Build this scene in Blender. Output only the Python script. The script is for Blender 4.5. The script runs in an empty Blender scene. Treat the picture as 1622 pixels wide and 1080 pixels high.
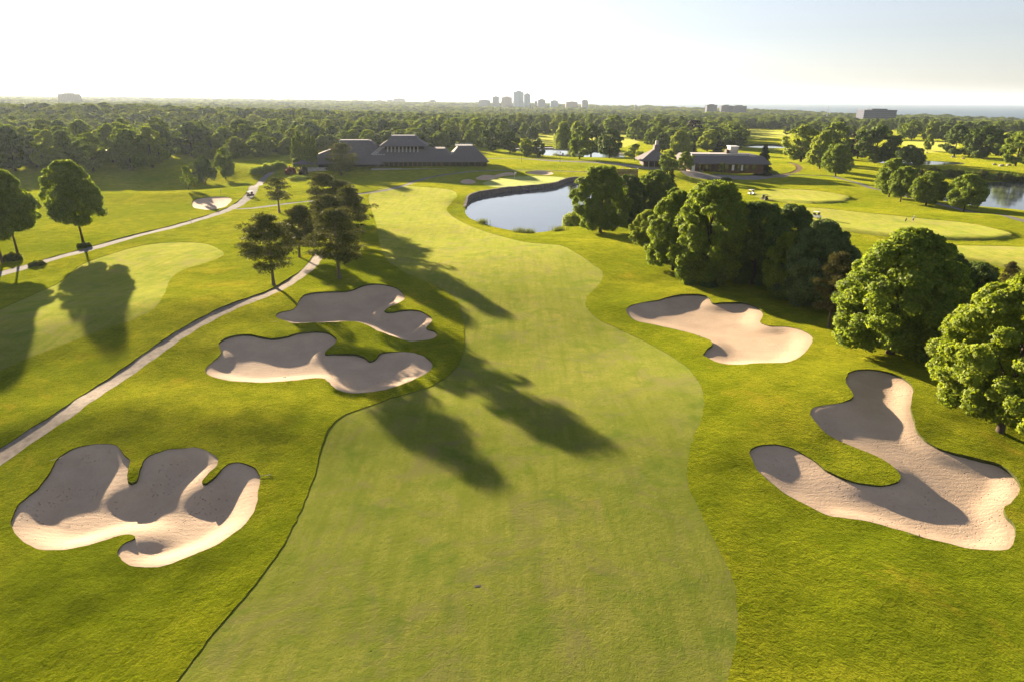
import bpy, math, random
import numpy as np
from mathutils import Vector, Matrix, geometry

# ------------------------------------------------------------------ camera, sky, sun, exposure
C = bpy.context.scene
COL = C.collection
CAM_H = 34.0
PITCH = math.radians(19.62)
ROLL = math.radians(0.42)
FPX = 1081.0
cR0 = np.array([1.0, 0, 0]); cF = np.array([0, math.cos(PITCH), -math.sin(PITCH)]); cU0 = np.array([0, math.sin(PITCH), math.cos(PITCH)])
cR = cR0 * math.cos(ROLL) + cU0 * math.sin(ROLL)
cU = cU0 * math.cos(ROLL) - cR0 * math.sin(ROLL)
cam_data = bpy.data.cameras.new('camera'); cam = bpy.data.objects.new('camera', cam_data); COL.objects.link(cam)
M = Matrix.Identity(4)
for i in range(3):
    M[i][0] = cR[i]; M[i][1] = cU[i]; M[i][2] = -cF[i]
M[2][3] = CAM_H
cam.matrix_world = M
cam_data.sensor_width = 36; cam_data.lens = FPX / 1622 * 36
cam_data.clip_start = 0.5; cam_data.clip_end = 60000
C.camera = cam

SUN_ELEV = math.radians(11.4)
SUN_AZ = math.radians(-33.6)                # from +Y, negative = left
sun_dir = Vector((math.sin(SUN_AZ) * math.cos(SUN_ELEV), math.cos(SUN_AZ) * math.cos(SUN_ELEV), math.sin(SUN_ELEV)))
world = bpy.data.worlds.new('World'); C.world = world; world.use_nodes = True
wn = world.node_tree.nodes; wl = world.node_tree.links
for n in list(wn): wn.remove(n)
sky = wn.new('ShaderNodeTexSky'); sky.sky_type = 'NISHITA'; sky.sun_disc = False
sky.sun_elevation = SUN_ELEV; sky.sun_rotation = SUN_AZ
sky.air_density = 1.0; sky.dust_density = 0.5; sky.ozone_density = 3.0; sky.altitude = 100
bg = wn.new('ShaderNodeBackground'); bg.inputs[1].default_value = 0.055
wo = wn.new('ShaderNodeOutputWorld')
hs = wn.new('ShaderNodeHueSaturation'); hs.inputs['Saturation'].default_value = 0.45; hs.inputs['Value'].default_value = 0.65
wl.new(sky.outputs[0], hs.inputs['Color']); tn = wn.new('ShaderNodeMix'); tn.data_type = 'RGBA'; tn.blend_type = 'MULTIPLY'; tn.inputs[0].default_value = 1; tn.inputs[7].default_value = (1.01, 0.98, 1.03, 1)
wl.new(hs.outputs[0], tn.inputs[6]); wl.new(tn.outputs[2], bg.inputs[0]); wl.new(bg.outputs[0], wo.inputs[0])
sd = bpy.data.lights.new('sun', 'SUN'); sd.energy = 5.0; sd.angle = math.radians(0.6); sd.color = (1.0, 0.80, 0.55)
so = bpy.data.objects.new('sun', sd); COL.objects.link(so)
so.rotation_euler = sun_dir.to_track_quat('Z', 'Y').to_euler(); so.location = (-300, 400, 200)
C.view_settings.view_transform = 'Standard'; C.view_settings.look = 'None'
C.view_settings.gamma = 1.0; C.view_settings.exposure = 2.38
C.cycles.use_denoising = True
C.cycles.max_bounces = 6; C.cycles.diffuse_bounces = 3; C.cycles.glossy_bounces = 3
C.cycles.transmission_bounces = 3; C.cycles.volume_bounces = 1; C.cycles.transparent_max_bounces = 6
C.cycles.sample_clamp_indirect = 6.0

rng = np.random.default_rng(7)
random.seed(7)

# ------------------------------------------------------------------ small helpers
def tag(o, label=None, cat=None, group=None, kind=None):
    if label: o['label'] = label
    if cat: o['category'] = cat
    if group: o['group'] = group
    if kind: o['kind'] = kind
    return o
def empty(name, loc=(0, 0, 0), rz=0.0, label=None, cat=None, group=None):
    o = bpy.data.objects.new(name, None); COL.objects.link(o)
    o.location = loc; o.rotation_euler = (0, 0, rz); o.empty_display_size = 0.3
    return tag(o, label, cat, group)
def mesh_from(name, V, F, mat, parent=None, smooth=False, mats=None, midx=None):
    """V (n,3); F list of tuples or (m,k) array"""
    me = bpy.data.meshes.new(name)
    V = np.asarray(V, dtype=np.float32)
    if isinstance(F, np.ndarray):
        k = F.shape[1]; m = F.shape[0]
        me.vertices.add(len(V)); me.vertices.foreach_set('co', V.ravel())
        me.loops.add(m * k); me.loops.foreach_set('vertex_index', F.astype(np.int32).ravel())
        me.polygons.add(m)
        me.polygons.foreach_set('loop_start', np.arange(0, m * k, k, dtype=np.int32))
        me.polygons.foreach_set('loop_total', np.full(m, k, dtype=np.int32))
        me.update(calc_edges=True)
    else:
        me.from_pydata([tuple(map(float, v)) for v in V], [], [tuple(int(i) for i in f) for f in F]); me.update()
    for mm in (mats or [mat]): me.materials.append(mm)
    if midx is not None: me.polygons.foreach_set('material_index', np.asarray(midx, dtype=np.int32))
    if smooth: me.polygons.foreach_set('use_smooth', np.ones(len(me.polygons), dtype=bool))
    o = bpy.data.objects.new(name, me); COL.objects.link(o)
    if parent is not None: o.parent = parent
    return o
class MB:
    def __init__(s): s.V = []; s.F = []
    def add(s, V, F):
        b = len(s.V); s.V += [tuple(v) for v in V]; s.F += [tuple(b + i for i in f) for f in F]; return s
    def box(s, x0, x1, y0, y1, z0, z1):
        return s.frus((x0, x1, y0, y1), z0, (x0, x1, y0, y1), z1)
    def frus(s, b, z0, t, z1):
        V = [(b[0], b[2], z0), (b[1], b[2], z0), (b[1], b[3], z0), (b[0], b[3], z0), (t[0], t[2], z1), (t[1], t[2], z1), (t[1], t[3], z1), (t[0], t[3], z1)]
        return s.add(V, [(3, 2, 1, 0), (4, 5, 6, 7), (0, 1, 5, 4), (1, 2, 6, 5), (2, 3, 7, 6), (3, 0, 4, 7)])
    def tube(s, pts, rad, n=8, cap=True):
        V = []; F = []
        pts = [Vector(p) for p in pts]
        for i, p in enumerate(pts):
            d = (pts[min(i + 1, len(pts) - 1)] - pts[max(i - 1, 0)]).normalized()
            a = d.cross(Vector((0.31, 0.9, 0.2))).normalized(); b = d.cross(a)
            for k in range(n):
                t = 2 * math.pi * k / n
                V.append(tuple(p + (a * math.cos(t) + b * math.sin(t)) * rad[i]))
        for i in range(len(pts) - 1):
            for k in range(n):
                k2 = (k + 1) % n
                F.append((i * n + k, i * n + k2, (i + 1) * n + k2, (i + 1) * n + k))
        if cap: F += [tuple(range(n)), tuple(range((len(pts) - 1) * n, len(pts) * n))]
        return s.add(V, F)
    def build(s, name, mat, parent=None, smooth=False):
        return mesh_from(name, s.V, s.F, mat, parent, smooth)

# ------------------------------------------------------------------ materials
def nmat(name):
    m = bpy.data.materials.new(name); m.use_nodes = True
    nt = m.node_tree
    for n in list(nt.nodes): nt.nodes.remove(n)
    out = nt.nodes.new('ShaderNodeOutputMaterial')
    return m, nt, out
def N(nt, typ, **kw):
    n = nt.nodes.new(typ)
    for k, v in kw.items():
        if k == 'inp':
            for a, b in v.items(): n.inputs[a].default_value = b
        else: setattr(n, k, v)
    return n
def noise(nt, vec, scale, detail=4, rough=0.55, dist=0.0):
    n = N(nt, 'ShaderNodeTexNoise', inp={'Scale': scale, 'Detail': detail, 'Roughness': rough, 'Distortion': dist})
    nt.links.new(vec, n.inputs['Vector']); return n.outputs['Fac']
def mapr(nt, val, a, b, c=0.0, d=1.0):
    n = N(nt, 'ShaderNodeMapRange', inp={1: a, 2: b, 3: c, 4: d}); nt.links.new(val, n.inputs[0]); return n.outputs[0]
def mixc(nt, fac, a, b, mode='MIX'):
    n = N(nt, 'ShaderNodeMix', data_type='RGBA', blend_type=mode)
    for i, v in ((0, fac), (6, a), (7, b)):
        if hasattr(v, 'links') or isinstance(v, bpy.types.NodeSocket): nt.links.new(v, n.inputs[i])
        else: n.inputs[i].default_value = v if i == 0 else (*v, 1)
    return n.outputs[2]
def math_n(nt, op, a, b=None):
    n = N(nt, 'ShaderNodeMath', operation=op)
    for i, v in ((0, a), (1, b)):
        if v is None: continue
        if isinstance(v, bpy.types.NodeSocket): nt.links.new(v, n.inputs[i])
        else: n.inputs[i].default_value = v
    return n.outputs[0]
def bump(nt, h, dist, strength=1.0, normal=None):
    n = N(nt, 'ShaderNodeBump', inp={'Strength': strength, 'Distance': dist}); nt.links.new(h, n.inputs['Height'])
    if normal is not None: nt.links.new(normal, n.inputs['Normal'])
    return n.outputs[0]
def princ(nt, out, col, rough=0.8, spec=0.3, normal=None, sheen=0.0):
    p = N(nt, 'ShaderNodeBsdfPrincipled', inp={'Roughness': rough, 'Specular IOR Level': spec})
    if isinstance(col, bpy.types.NodeSocket): nt.links.new(col, p.inputs['Base Color'])
    else: p.inputs['Base Color'].default_value = (*col, 1)
    if normal is not None: nt.links.new(normal, p.inputs['Normal'])
    if sheen:
        p.inputs['Sheen Weight'].default_value = sheen; p.inputs['Sheen Roughness'].default_value = 0.4
        p.inputs['Sheen Tint'].default_value = (0.75, 0.8, 0.2, 1)
    if out is not None: nt.links.new(p.outputs[0], out.inputs[0])
    return p.outputs[0]
def pos(nt): return N(nt, 'ShaderNodeNewGeometry').outputs['Position']

def grass_mat(name, dark, mid, light, bumpd, tuft, SH=0.9, spots=False, tnoise=6.0):
    m, nt, out = nmat(name); P = pos(nt)
    big = noise(nt, P, 0.035, 3); med = noise(nt, P, 0.35, 5, 0.6); fine = noise(nt, P, tnoise, 4, 0.65)
    c = mixc(nt, mapr(nt, big, 0.35, 0.65), mid, light)
    c = mixc(nt, mapr(nt, med, 0.35, 0.72, 0, 0.75), c, dark)
    c = mixc(nt, mapr(nt, fine, 0.38, 0.68, 0, 0.7), c, dark)
    c = mixc(nt, mapr(nt, noise(nt, P, tnoise * 0.3, 4, 0.7), 0.5, 0.75, 0, 0.6), c, (dark[0] * .7, dark[1] * .75, dark[2] * .7))
    dry = noise(nt, P, 0.11, 5, 0.7, 0.6)
    c = mixc(nt, mapr(nt, dry, 0.58, 0.75, 0, 0.45), c, (light[0] * 1.35, light[1] * 0.98, light[2] * 1.5))
    if spots:
        mp = N(nt, 'ShaderNodeMapping'); mp.inputs['Scale'].default_value = (0.9, 0.07, 1); mp.inputs['Rotation'].default_value = (0, 0, 0.12); nt.links.new(P, mp.inputs[0])
        c = mixc(nt, mapr(nt, noise(nt, mp.outputs[0], 1.0, 4, 0.6), 0.46, 0.66, 0, 0.6), c, dark)
        c = mixc(nt, mapr(nt, noise(nt, P, 0.16, 6, 0.75, 1.0), 0.50, 0.66, 0, 0.8), c, (0.14, 0.135, 0.05))
        c = mixc(nt, mapr(nt, noise(nt, P, 0.22, 6, 0.7, 0.5), 0.52, 0.68, 0, 0.75), c, (0.080, 0.125, 0.015))
        v = N(nt, 'ShaderNodeTexVoronoi', inp={'Scale': 0.8, 'Randomness': 1.0}); nt.links.new(P, v.inputs['Vector'])
        msk = math_n(nt, 'LESS_THAN', v.outputs['Distance'], 0.05)
        sel = math_n(nt, 'GREATER_THAN', N(nt, 'ShaderNodeSeparateColor').outputs[0], 0.0)
        sc = nt.nodes[-1] if False else N(nt, 'ShaderNodeSeparateColor'); nt.links.new(v.outputs['Color'], sc.inputs[0])
        sel = math_n(nt, 'GREATER_THAN', sc.outputs[0], 0.62)
        c = mixc(nt, math_n(nt, 'MULTIPLY', math_n(nt, 'MULTIPLY', msk, sel), 0.75), c, (0.03, 0.028, 0.012))
    h = math_n(nt, 'ADD', math_n(nt, 'MULTIPLY', fine, tuft), math_n(nt, 'MULTIPLY', noise(nt, P, tnoise * 0.25, 5, 0.7, 0.4), 2.0 - 2 * tuft))
    nb = bump(nt, h, bumpd)
    p = princ(nt, None, c, 0.9, 0.0, nb)
    tr = N(nt, 'ShaderNodeBsdfTranslucent')
    nt.links.new(c, tr.inputs[0])
    # grass blades stand up: low sun passes through them toward the viewer
    sh = N(nt, 'ShaderNodeBsdfSheen', inp={'Roughness': 0.35}); nt.links.new(mixc(nt, 1.0, c, (SH, SH * 0.92, SH * 1.1), 'MULTIPLY'), sh.inputs['Color'])
    nt.links.new(nb, sh.inputs['Normal'])
    a = N(nt, 'ShaderNodeAddShader'); nt.links.new(p, a.inputs[0]); nt.links.new(sh.outputs[0], a.inputs[1])
    nt.links.new(a.outputs[0], out.inputs[0])
    return m
MAT = {}
MAT['rough'] = grass_mat('rough_grass', (0.054, 0.078, 0.003), (0.114, 0.142, 0.006), (0.195, 0.200, 0.012), 0.36, 0.45, SH=2.3)
MAT['fairway'] = grass_mat('fairway_grass', (0.105, 0.135, 0.017), (0.172, 0.192, 0.034), (0.218, 0.213, 0.047), 0.05, 0.5, SH=1.15, spots=True, tnoise=9)
MAT['green'] = grass_mat('green_grass', (0.16, 0.20, 0.06), (0.19, 0.23, 0.08), (0.22, 0.25, 0.09), 0.015, 0.5, tnoise=12)

def sand_mat():
    m, nt, out = nmat('bunker_sand'); P = pos(nt)
    a = noise(nt, P, 0.25, 5, 0.6); f = noise(nt, P, 7, 4, 0.7)
    c = mixc(nt, mapr(nt, a, 0.3, 0.7), (0.46, 0.345, 0.25), (0.57, 0.435, 0.32))
    c = mixc(nt, mapr(nt, f, 0.3, 0.75, 0, 0.45), c, (0.36, 0.27, 0.19))
    c = mixc(nt, mapr(nt, noise(nt, P, 0.9, 6, 0.7), 0.5, 0.7, 0, 0.5), c, (0.42, 0.32, 0.23))
    w = N(nt, 'ShaderNodeTexWave', wave_type='BANDS', bands_direction='Y', inp={'Scale': 0.5, 'Distortion': 9.0, 'Detail': 3, 'Detail Scale': 1.3, 'Detail Roughness': 0.7})
    nt.links.new(P, w.inputs['Vector'])
    v = N(nt, 'ShaderNodeTexVoronoi', inp={'Scale': 2.6}); nt.links.new(P, v.inputs['Vector'])
    foot = math_n(nt, 'MULTIPLY', mapr(nt, v.outputs['Distance'], 0.0, 0.22, -1, 0), mapr(nt, noise(nt, P, 0.3, 2), 0.48, 0.56, 0, 1.4))
    h = math_n(nt, 'ADD', math_n(nt, 'MULTIPLY', w.outputs['Fac'], 0.08), math_n(nt, 'MULTIPLY', f, 0.45))
    h = math_n(nt, 'ADD', h, math_n(nt, 'MULTIPLY', foot, 1.5))
    princ(nt, out, c, 0.95, 0.1, bump(nt, h, 0.10))
    return m
MAT['sand'] = sand_mat()
def simple(name, c1, c2, scale=2.0, rough=0.85, spec=0.3, b=0.0, bscale=8.0, det=5):
    m, nt, out = nmat(name); P = N(nt, 'ShaderNodeTexCoord').outputs['Object']
    c = mixc(nt, mapr(nt, noise(nt, P, scale, det, 0.6), 0.3, 0.7), c1, c2)
    princ(nt, out, c, rough, spec, bump(nt, noise(nt, P, bscale, 4), b) if b else None)
    return m
MAT['asphalt'] = simple('asphalt', (0.15, 0.145, 0.15), (0.23, 0.22, 0.22), 0.5, 0.95, 0.03, 0.01)
MAT['gravel'] = simple('gravel', (0.19, 0.155, 0.125), (0.33, 0.275, 0.225), 1.3, 0.95, 0.1, 0.05, 6)
MAT['soilpath'] = simple('soil', (0.16, 0.10, 0.06), (0.24, 0.16, 0.10), 1.3, 0.95, 0.1, 0.04, 6)
MAT['soil'] = simple('lip_soil', (0.035, 0.04, 0.012), (0.06, 0.07, 0.02), 1.3, 0.95, 0.1, 0.04, 6)
def bark_mat(name, a, b):
    m, nt, out = nmat(name); tc = N(nt, 'ShaderNodeTexCoord').outputs['Object']
    mp = N(nt, 'ShaderNodeMapping'); mp.inputs['Scale'].default_value = (6, 6, 1.2); nt.links.new(tc, mp.inputs[0])
    n = noise(nt, mp.outputs[0], 1.5, 5, 0.7)
    princ(nt, out, mixc(nt, n, a, b), 0.9, 0.2, bump(nt, n, 0.06)); return m
MAT['bark'] = bark_mat('bark', (0.035, 0.025, 0.018), (0.12, 0.09, 0.065))
MAT['pinebark'] = bark_mat('pine_bark', (0.06, 0.045, 0.035), (0.19, 0.15, 0.12))
def leaf_mat(name, dark, light, trans=0.48, objvar=0.4, tint=(0.12, 0.18, 0.018)):
    m, nt, out = nmat(name)
    g = N(nt, 'ShaderNodeNewGeometry'); oi = N(nt, 'ShaderNodeObjectInfo')
    c = mixc(nt, g.outputs['Random Per Island'], dark, light)
    c = mixc(nt, mapr(nt, oi.outputs['Random'], 0, 1, 0, objvar), c, tint)
    tc = N(nt, 'ShaderNodeTexCoord').outputs['Object']
    c = mixc(nt, mapr(nt, noise(nt, tc, 0.35, 2), 0.4, 0.65, 0, 0.45), c, (dark[0] * .8, dark[1] * .8, dark[2] * .8))
    p = princ(nt, None, c, 0.65, 0.04 if 'needle' in name else 0.22)
    t = N(nt, 'ShaderNodeBsdfTranslucent'); nt.links.new(mixc(nt, 1.0, c, (1.5, 1.45, 0.6), 'MULTIPLY'), t.inputs[0])
    mx = N(nt, 'ShaderNodeMixShader', inp={0: trans}); nt.links.new(p, mx.inputs[1]); nt.links.new(t.outputs[0], mx.inputs[2])
    nt.links.new(mx.outputs[0], out.inputs[0]); return m
MAT['leaf'] = leaf_mat('maple_leaves', (0.085, 0.145, 0.018), (0.25, 0.31, 0.045))
MAT['leaf_light'] = leaf_mat('lime_leaves', (0.15, 0.21, 0.022), (0.31, 0.36, 0.05), 0.45)
MAT['leaf_dark'] = leaf_mat('dark_leaves', (0.045, 0.085, 0.018), (0.125, 0.18, 0.035), 0.3, 0.15)
MAT['leaf_blue'] = leaf_mat('blue_green_leaves', (0.06, 0.1, 0.035), (0.15, 0.21, 0.07), 0.3, 0.15)
MAT['leaf_purple'] = leaf_mat('copper_leaves', (0.025, 0.022, 0.018), (0.05, 0.04, 0.028), 0.2, 0.1, (0.04, 0.03, 0.02))
MAT['leaf_red'] = leaf_mat('red_leaves', (0.1, 0.02, 0.022), (0.2, 0.05, 0.045), 0.3, 0.0)
MAT['needle'] = leaf_mat('pine_needles', (0.045, 0.062, 0.018), (0.16, 0.16, 0.05), 0.15, 0.25, (0.05, 0.075, 0.02))
MAT['needle_brown'] = leaf_mat('brown_pine_needles', (0.05, 0.055, 0.02), (0.13, 0.115, 0.045), 0.15, 0.0)
MAT['needle_blue'] = leaf_mat('spruce_needles', (0.018, 0.035, 0.025), (0.05, 0.08, 0.06), 0.1, 0.1, (0.03, 0.05, 0.04))
MAT['weeds'] = leaf_mat('weed_leaves', (0.05, 0.075, 0.015), (0.14, 0.15, 0.035), 0.4, 0.2)
def water_mat():
    m, nt, out = nmat('pond_water'); P = pos(nt)
    h = math_n(nt, 'ADD', noise(nt, P, 0.7, 4, 0.6), math_n(nt, 'MULTIPLY', noise(nt, P, 3.5, 3, 0.6), 0.25))
    patch = mapr(nt, noise(nt, P, 0.05, 3), 0.4, 0.6, 0.15, 1.0)
    princ(nt, out, (0.07, 0.085, 0.10), 0.05, 0.95, bump(nt, math_n(nt, 'MULTIPLY', h, patch), 0.05, 0.4))
    return m
MAT['water'] = water_mat(); MAT['water'].node_tree.nodes['Principled BSDF'].inputs['IOR'].default_value = 1.65
def lake_mat():
    m, nt, out = nmat('lake_water'); P = pos(nt)
    n = noise(nt, P, 0.0012, 4)
    princ(nt, out, mixc(nt, n, (0.05, 0.10, 0.16), (0.07, 0.13, 0.20)), 0.6, 0.05); return m
MAT['lake'] = lake_mat()
def shingle_mat():
    m, nt, out = nmat('roof_shingles'); P = N(nt, 'ShaderNodeTexCoord').outputs['Object']
    c = mixc(nt, noise(nt, P, 1.2, 6, 0.8), (0.065, 0.06, 0.07), (0.19, 0.175, 0.19))
    w = N(nt, 'ShaderNodeTexWave', wave_type='BANDS', bands_direction='Z', inp={'Scale': 1.2, 'Distortion': 1.0}); nt.links.new(P, w.inputs['Vector'])
    princ(nt, out, c, 0.85, 0.25, bump(nt, w.outputs['Fac'], 0.08)); return m
MAT['shingle'] = shingle_mat()
MAT['timber'] = simple('brown_timber', (0.07, 0.032, 0.018), (0.13, 0.06, 0.03), 1.0, 0.7, 0.3)
MAT['darktimber'] = simple('dark_timber', (0.035, 0.022, 0.02), (0.07, 0.05, 0.045), 1.0, 0.8, 0.3)
MAT['glass'] = simple('dark_glass', (0.02, 0.022, 0.025), (0.03, 0.035, 0.04), 1.0, 0.1, 0.6)
MAT['stone'] = simple('pale_stone', (0.30, 0.28, 0.26), (0.42, 0.39, 0.36), 0.8, 0.85, 0.3, 0.03)
MAT['white'] = simple('white_paint', (0.72, 0.72, 0.70), (0.8, 0.8, 0.78), 1.0, 0.5, 0.4)
MAT['offwhite'] = simple('membrane', (0.5, 0.48, 0.47), (0.6, 0.58, 0.57), 0.3, 0.8, 0.3)
MAT['beam'] = simple('weathered_beam', (0.3, 0.28, 0.28), (0.4, 0.38, 0.38), 1.0, 0.8, 0.3)
MAT['black'] = simple('black_rubber', (0.015, 0.015, 0.015), (0.03, 0.03, 0.03), 3, 0.7, 0.3)
MAT['skin'] = simple('skin', (0.42, 0.26, 0.18), (0.48, 0.3, 0.22), 4, 0.6, 0.3)
MAT['navy'] = simple('navy_cloth', (0.02, 0.025, 0.05), (0.03, 0.035, 0.07), 4, 0.9, 0.2)
MAT['greycloth'] = simple('grey_cloth', (0.35, 0.35, 0.38), (0.45, 0.45, 0.48), 4, 0.9, 0.2)
MAT['red'] = simple('red_cloth', (0.5, 0.04, 0.03), (0.55, 0.06, 0.04), 4, 0.8, 0.2)
def wall_rock_mat():
    m, nt, out = nmat('rock_wall'); P = pos(nt)
    v = N(nt, 'ShaderNodeTexVoronoi', inp={'Scale': 1.3}); nt.links.new(P, v.inputs['Vector'])
    c = mixc(nt, v.outputs['Distance'], (0.17, 0.14, 0.13), (0.07, 0.06, 0.055))
    princ(nt, out, c, 0.9, 0.2, bump(nt, v.outputs['Distance'], 0.25)); return m
MAT['rock'] = wall_rock_mat()
def facade_mat(name, wallc, winc, sx, sz):
    m, nt, out = nmat(name); P = N(nt, 'ShaderNodeTexCoord').outputs['Object']
    sp = N(nt, 'ShaderNodeSeparateXYZ'); nt.links.new(P, sp.inputs[0])
    a = math_n(nt, 'GREATER_THAN', math_n(nt, 'FRACT', math_n(nt, 'MULTIPLY', math_n(nt, 'ADD', sp.outputs[0], sp.outputs[1]), 1 / sx)), 0.4)
    b = math_n(nt, 'GREATER_THAN', math_n(nt, 'FRACT', math_n(nt, 'MULTIPLY', sp.outputs[2], 1 / sz)), 0.45)
    princ(nt, out, mixc(nt, math_n(nt, 'MULTIPLY', a, b), wallc, winc), 0.9, 0.05); return m
MAT['fac_a'] = facade_mat('concrete_facade', (0.40, 0.40, 0.42), (0.16, 0.18, 0.22), 5.0, 3.2)
MAT['fac_b'] = facade_mat('glass_facade', (0.36, 0.44, 0.50), (0.16, 0.26, 0.34), 6.0, 3.4)
MAT['fac_c'] = facade_mat('brown_facade', (0.36, 0.31, 0.29), (0.15, 0.15, 0.18), 5.0, 3.2)
MAT['fac_d'] = facade_mat('dark_office_facade', (0.12, 0.13, 0.17), (0.06, 0.07, 0.10), 4.0, 3.6)

# ------------------------------------------------------------------ pixel rays (authoring aid: photo pixel -> point on the ground)
def rays(px, py):
    px = np.asarray(px, float); py = np.asarray(py, float)
    d = cF[None] + ((px - 811) / FPX)[:, None] * cR[None] + ((540 - py) / FPX)[:, None] * cU[None]
    return d
def flat(px, py, z=0.0):
    d = rays(np.atleast_1d(px), np.atleast_1d(py)); t = (z - CAM_H) / d[:, 2]
    return d[:, :2] * t[:, None]
def smooth01(x): x = np.clip(x, 0, 1); return x * x * (3 - 2 * x)

# value noise
def vnoise(x, y, seed, wl):
    r = np.random.default_rng(seed); G = r.random((256, 256))
    u = x / wl; v = y / wl; i = np.floor(u).astype(int); j = np.floor(v).astype(int)
    fu = smooth01(u - i); fv = smooth01(v - j)
    g = lambda a, b: G[a % 256, b % 256]
    return (g(i, j) * (1 - fu) + g(i + 1, j) * fu) * (1 - fv) + (g(i, j + 1) * (1 - fu) + g(i + 1, j + 1) * fu) * fv - 0.5

GB = [
    (230, 666, 18, 5.0, 0, 1.25), (270, 505, 10, 7, 30, 0.8), (80, 1050, 14, 12, 0, -1.2), (1330, 660, 10, 8, 0, 0.6), (470, 655, 12, 7, 0, 0.3),  # ground swells: photo pixel of centre, sigma along / across (m), heading deg, height
    (330, 500, 55, 17, 22, 1.5), (150, 545, 30, 17, 15, 1.7), (520, 415, 26, 16, -10, 1.4),
    (545, 300, 14, 10, 0, 1.6), (230, 312, 26, 12, 8, 2.2), (180, 282, 55, 26, 0, -4.0), (340, 276, 30, 15, 0, -1.5),
    (400, 296, 12, 10, 0, 1.6), (1100, 400, 22, 30, 0, 1.4), (1480, 620, 20, 16, 30, 1.0),
    (1085, 283, 26, 9, -10, 3.0), (1290, 296, 30, 16, 0, 1.8), (1500, 345, 40, 10, -10, 1.2), (900, 400, 18, 14, 0, 0.9),
    (1400, 236, 60, 20, 0, 2.5), (600, 268, 70, 22, 0, 2.6), (770, 258, 60, 18, 0, 2.0), (1160, 262, 45, 25, 0, 1.5),
    (1180, 640, 15, 12, 20, 0.9), (1300, 540, 10, 16, 30, 0.7),
]
GBW = [(flat(a, b)[0], s1, s2, math.radians(h), z) for a, b, s1, s2, h, z in GB]
def base_h(x, y):
    x = np.asarray(x, float); y = np.asarray(y, float)
    r = np.hypot(x, y) + 1e-6; az = np.degrees(np.arctan2(x, y))
    h = np.zeros_like(x)
    for (c, s1, s2, a, z) in GBW:
        dx = x - c[0]; dy = y - c[1]; u = dx * math.cos(a) + dy * math.sin(a); v = -dx * math.sin(a) + dy * math.cos(a)
        h += z * np.exp(-0.5 * ((u / s1) ** 2 + (v / s2) ** 2))
    amp = smooth01((r - 30) / 80) * 0.6 + 0.4
    h += amp * (vnoise(x, y, 1, 45) * 1.0 + vnoise(x, y, 2, 19) * 0.6)
    far = np.interp(az, [-60, -38, -25, -10, 10, 35, 60], [0, -2, -7, -13, -18, -24, -26])
    h += far * smooth01((r - 450) / 2200)
    h += vnoise(x, y, 5, 420) * 9 * smooth01((r - 600) / 800)
    h += 11 * np.exp(-0.5 * (((x + 500) / 260) ** 2 + ((y - 830) / 110) ** 2))
    rs = np.interp(az, [-60, -30, -18, -5, 10, 25, 40, 60], [11000, 9000, 5600, 4600, 3800, 2700, 2300, 2100])
    h -= 60 * smooth01((r - rs) / 600)
    return h

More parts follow.
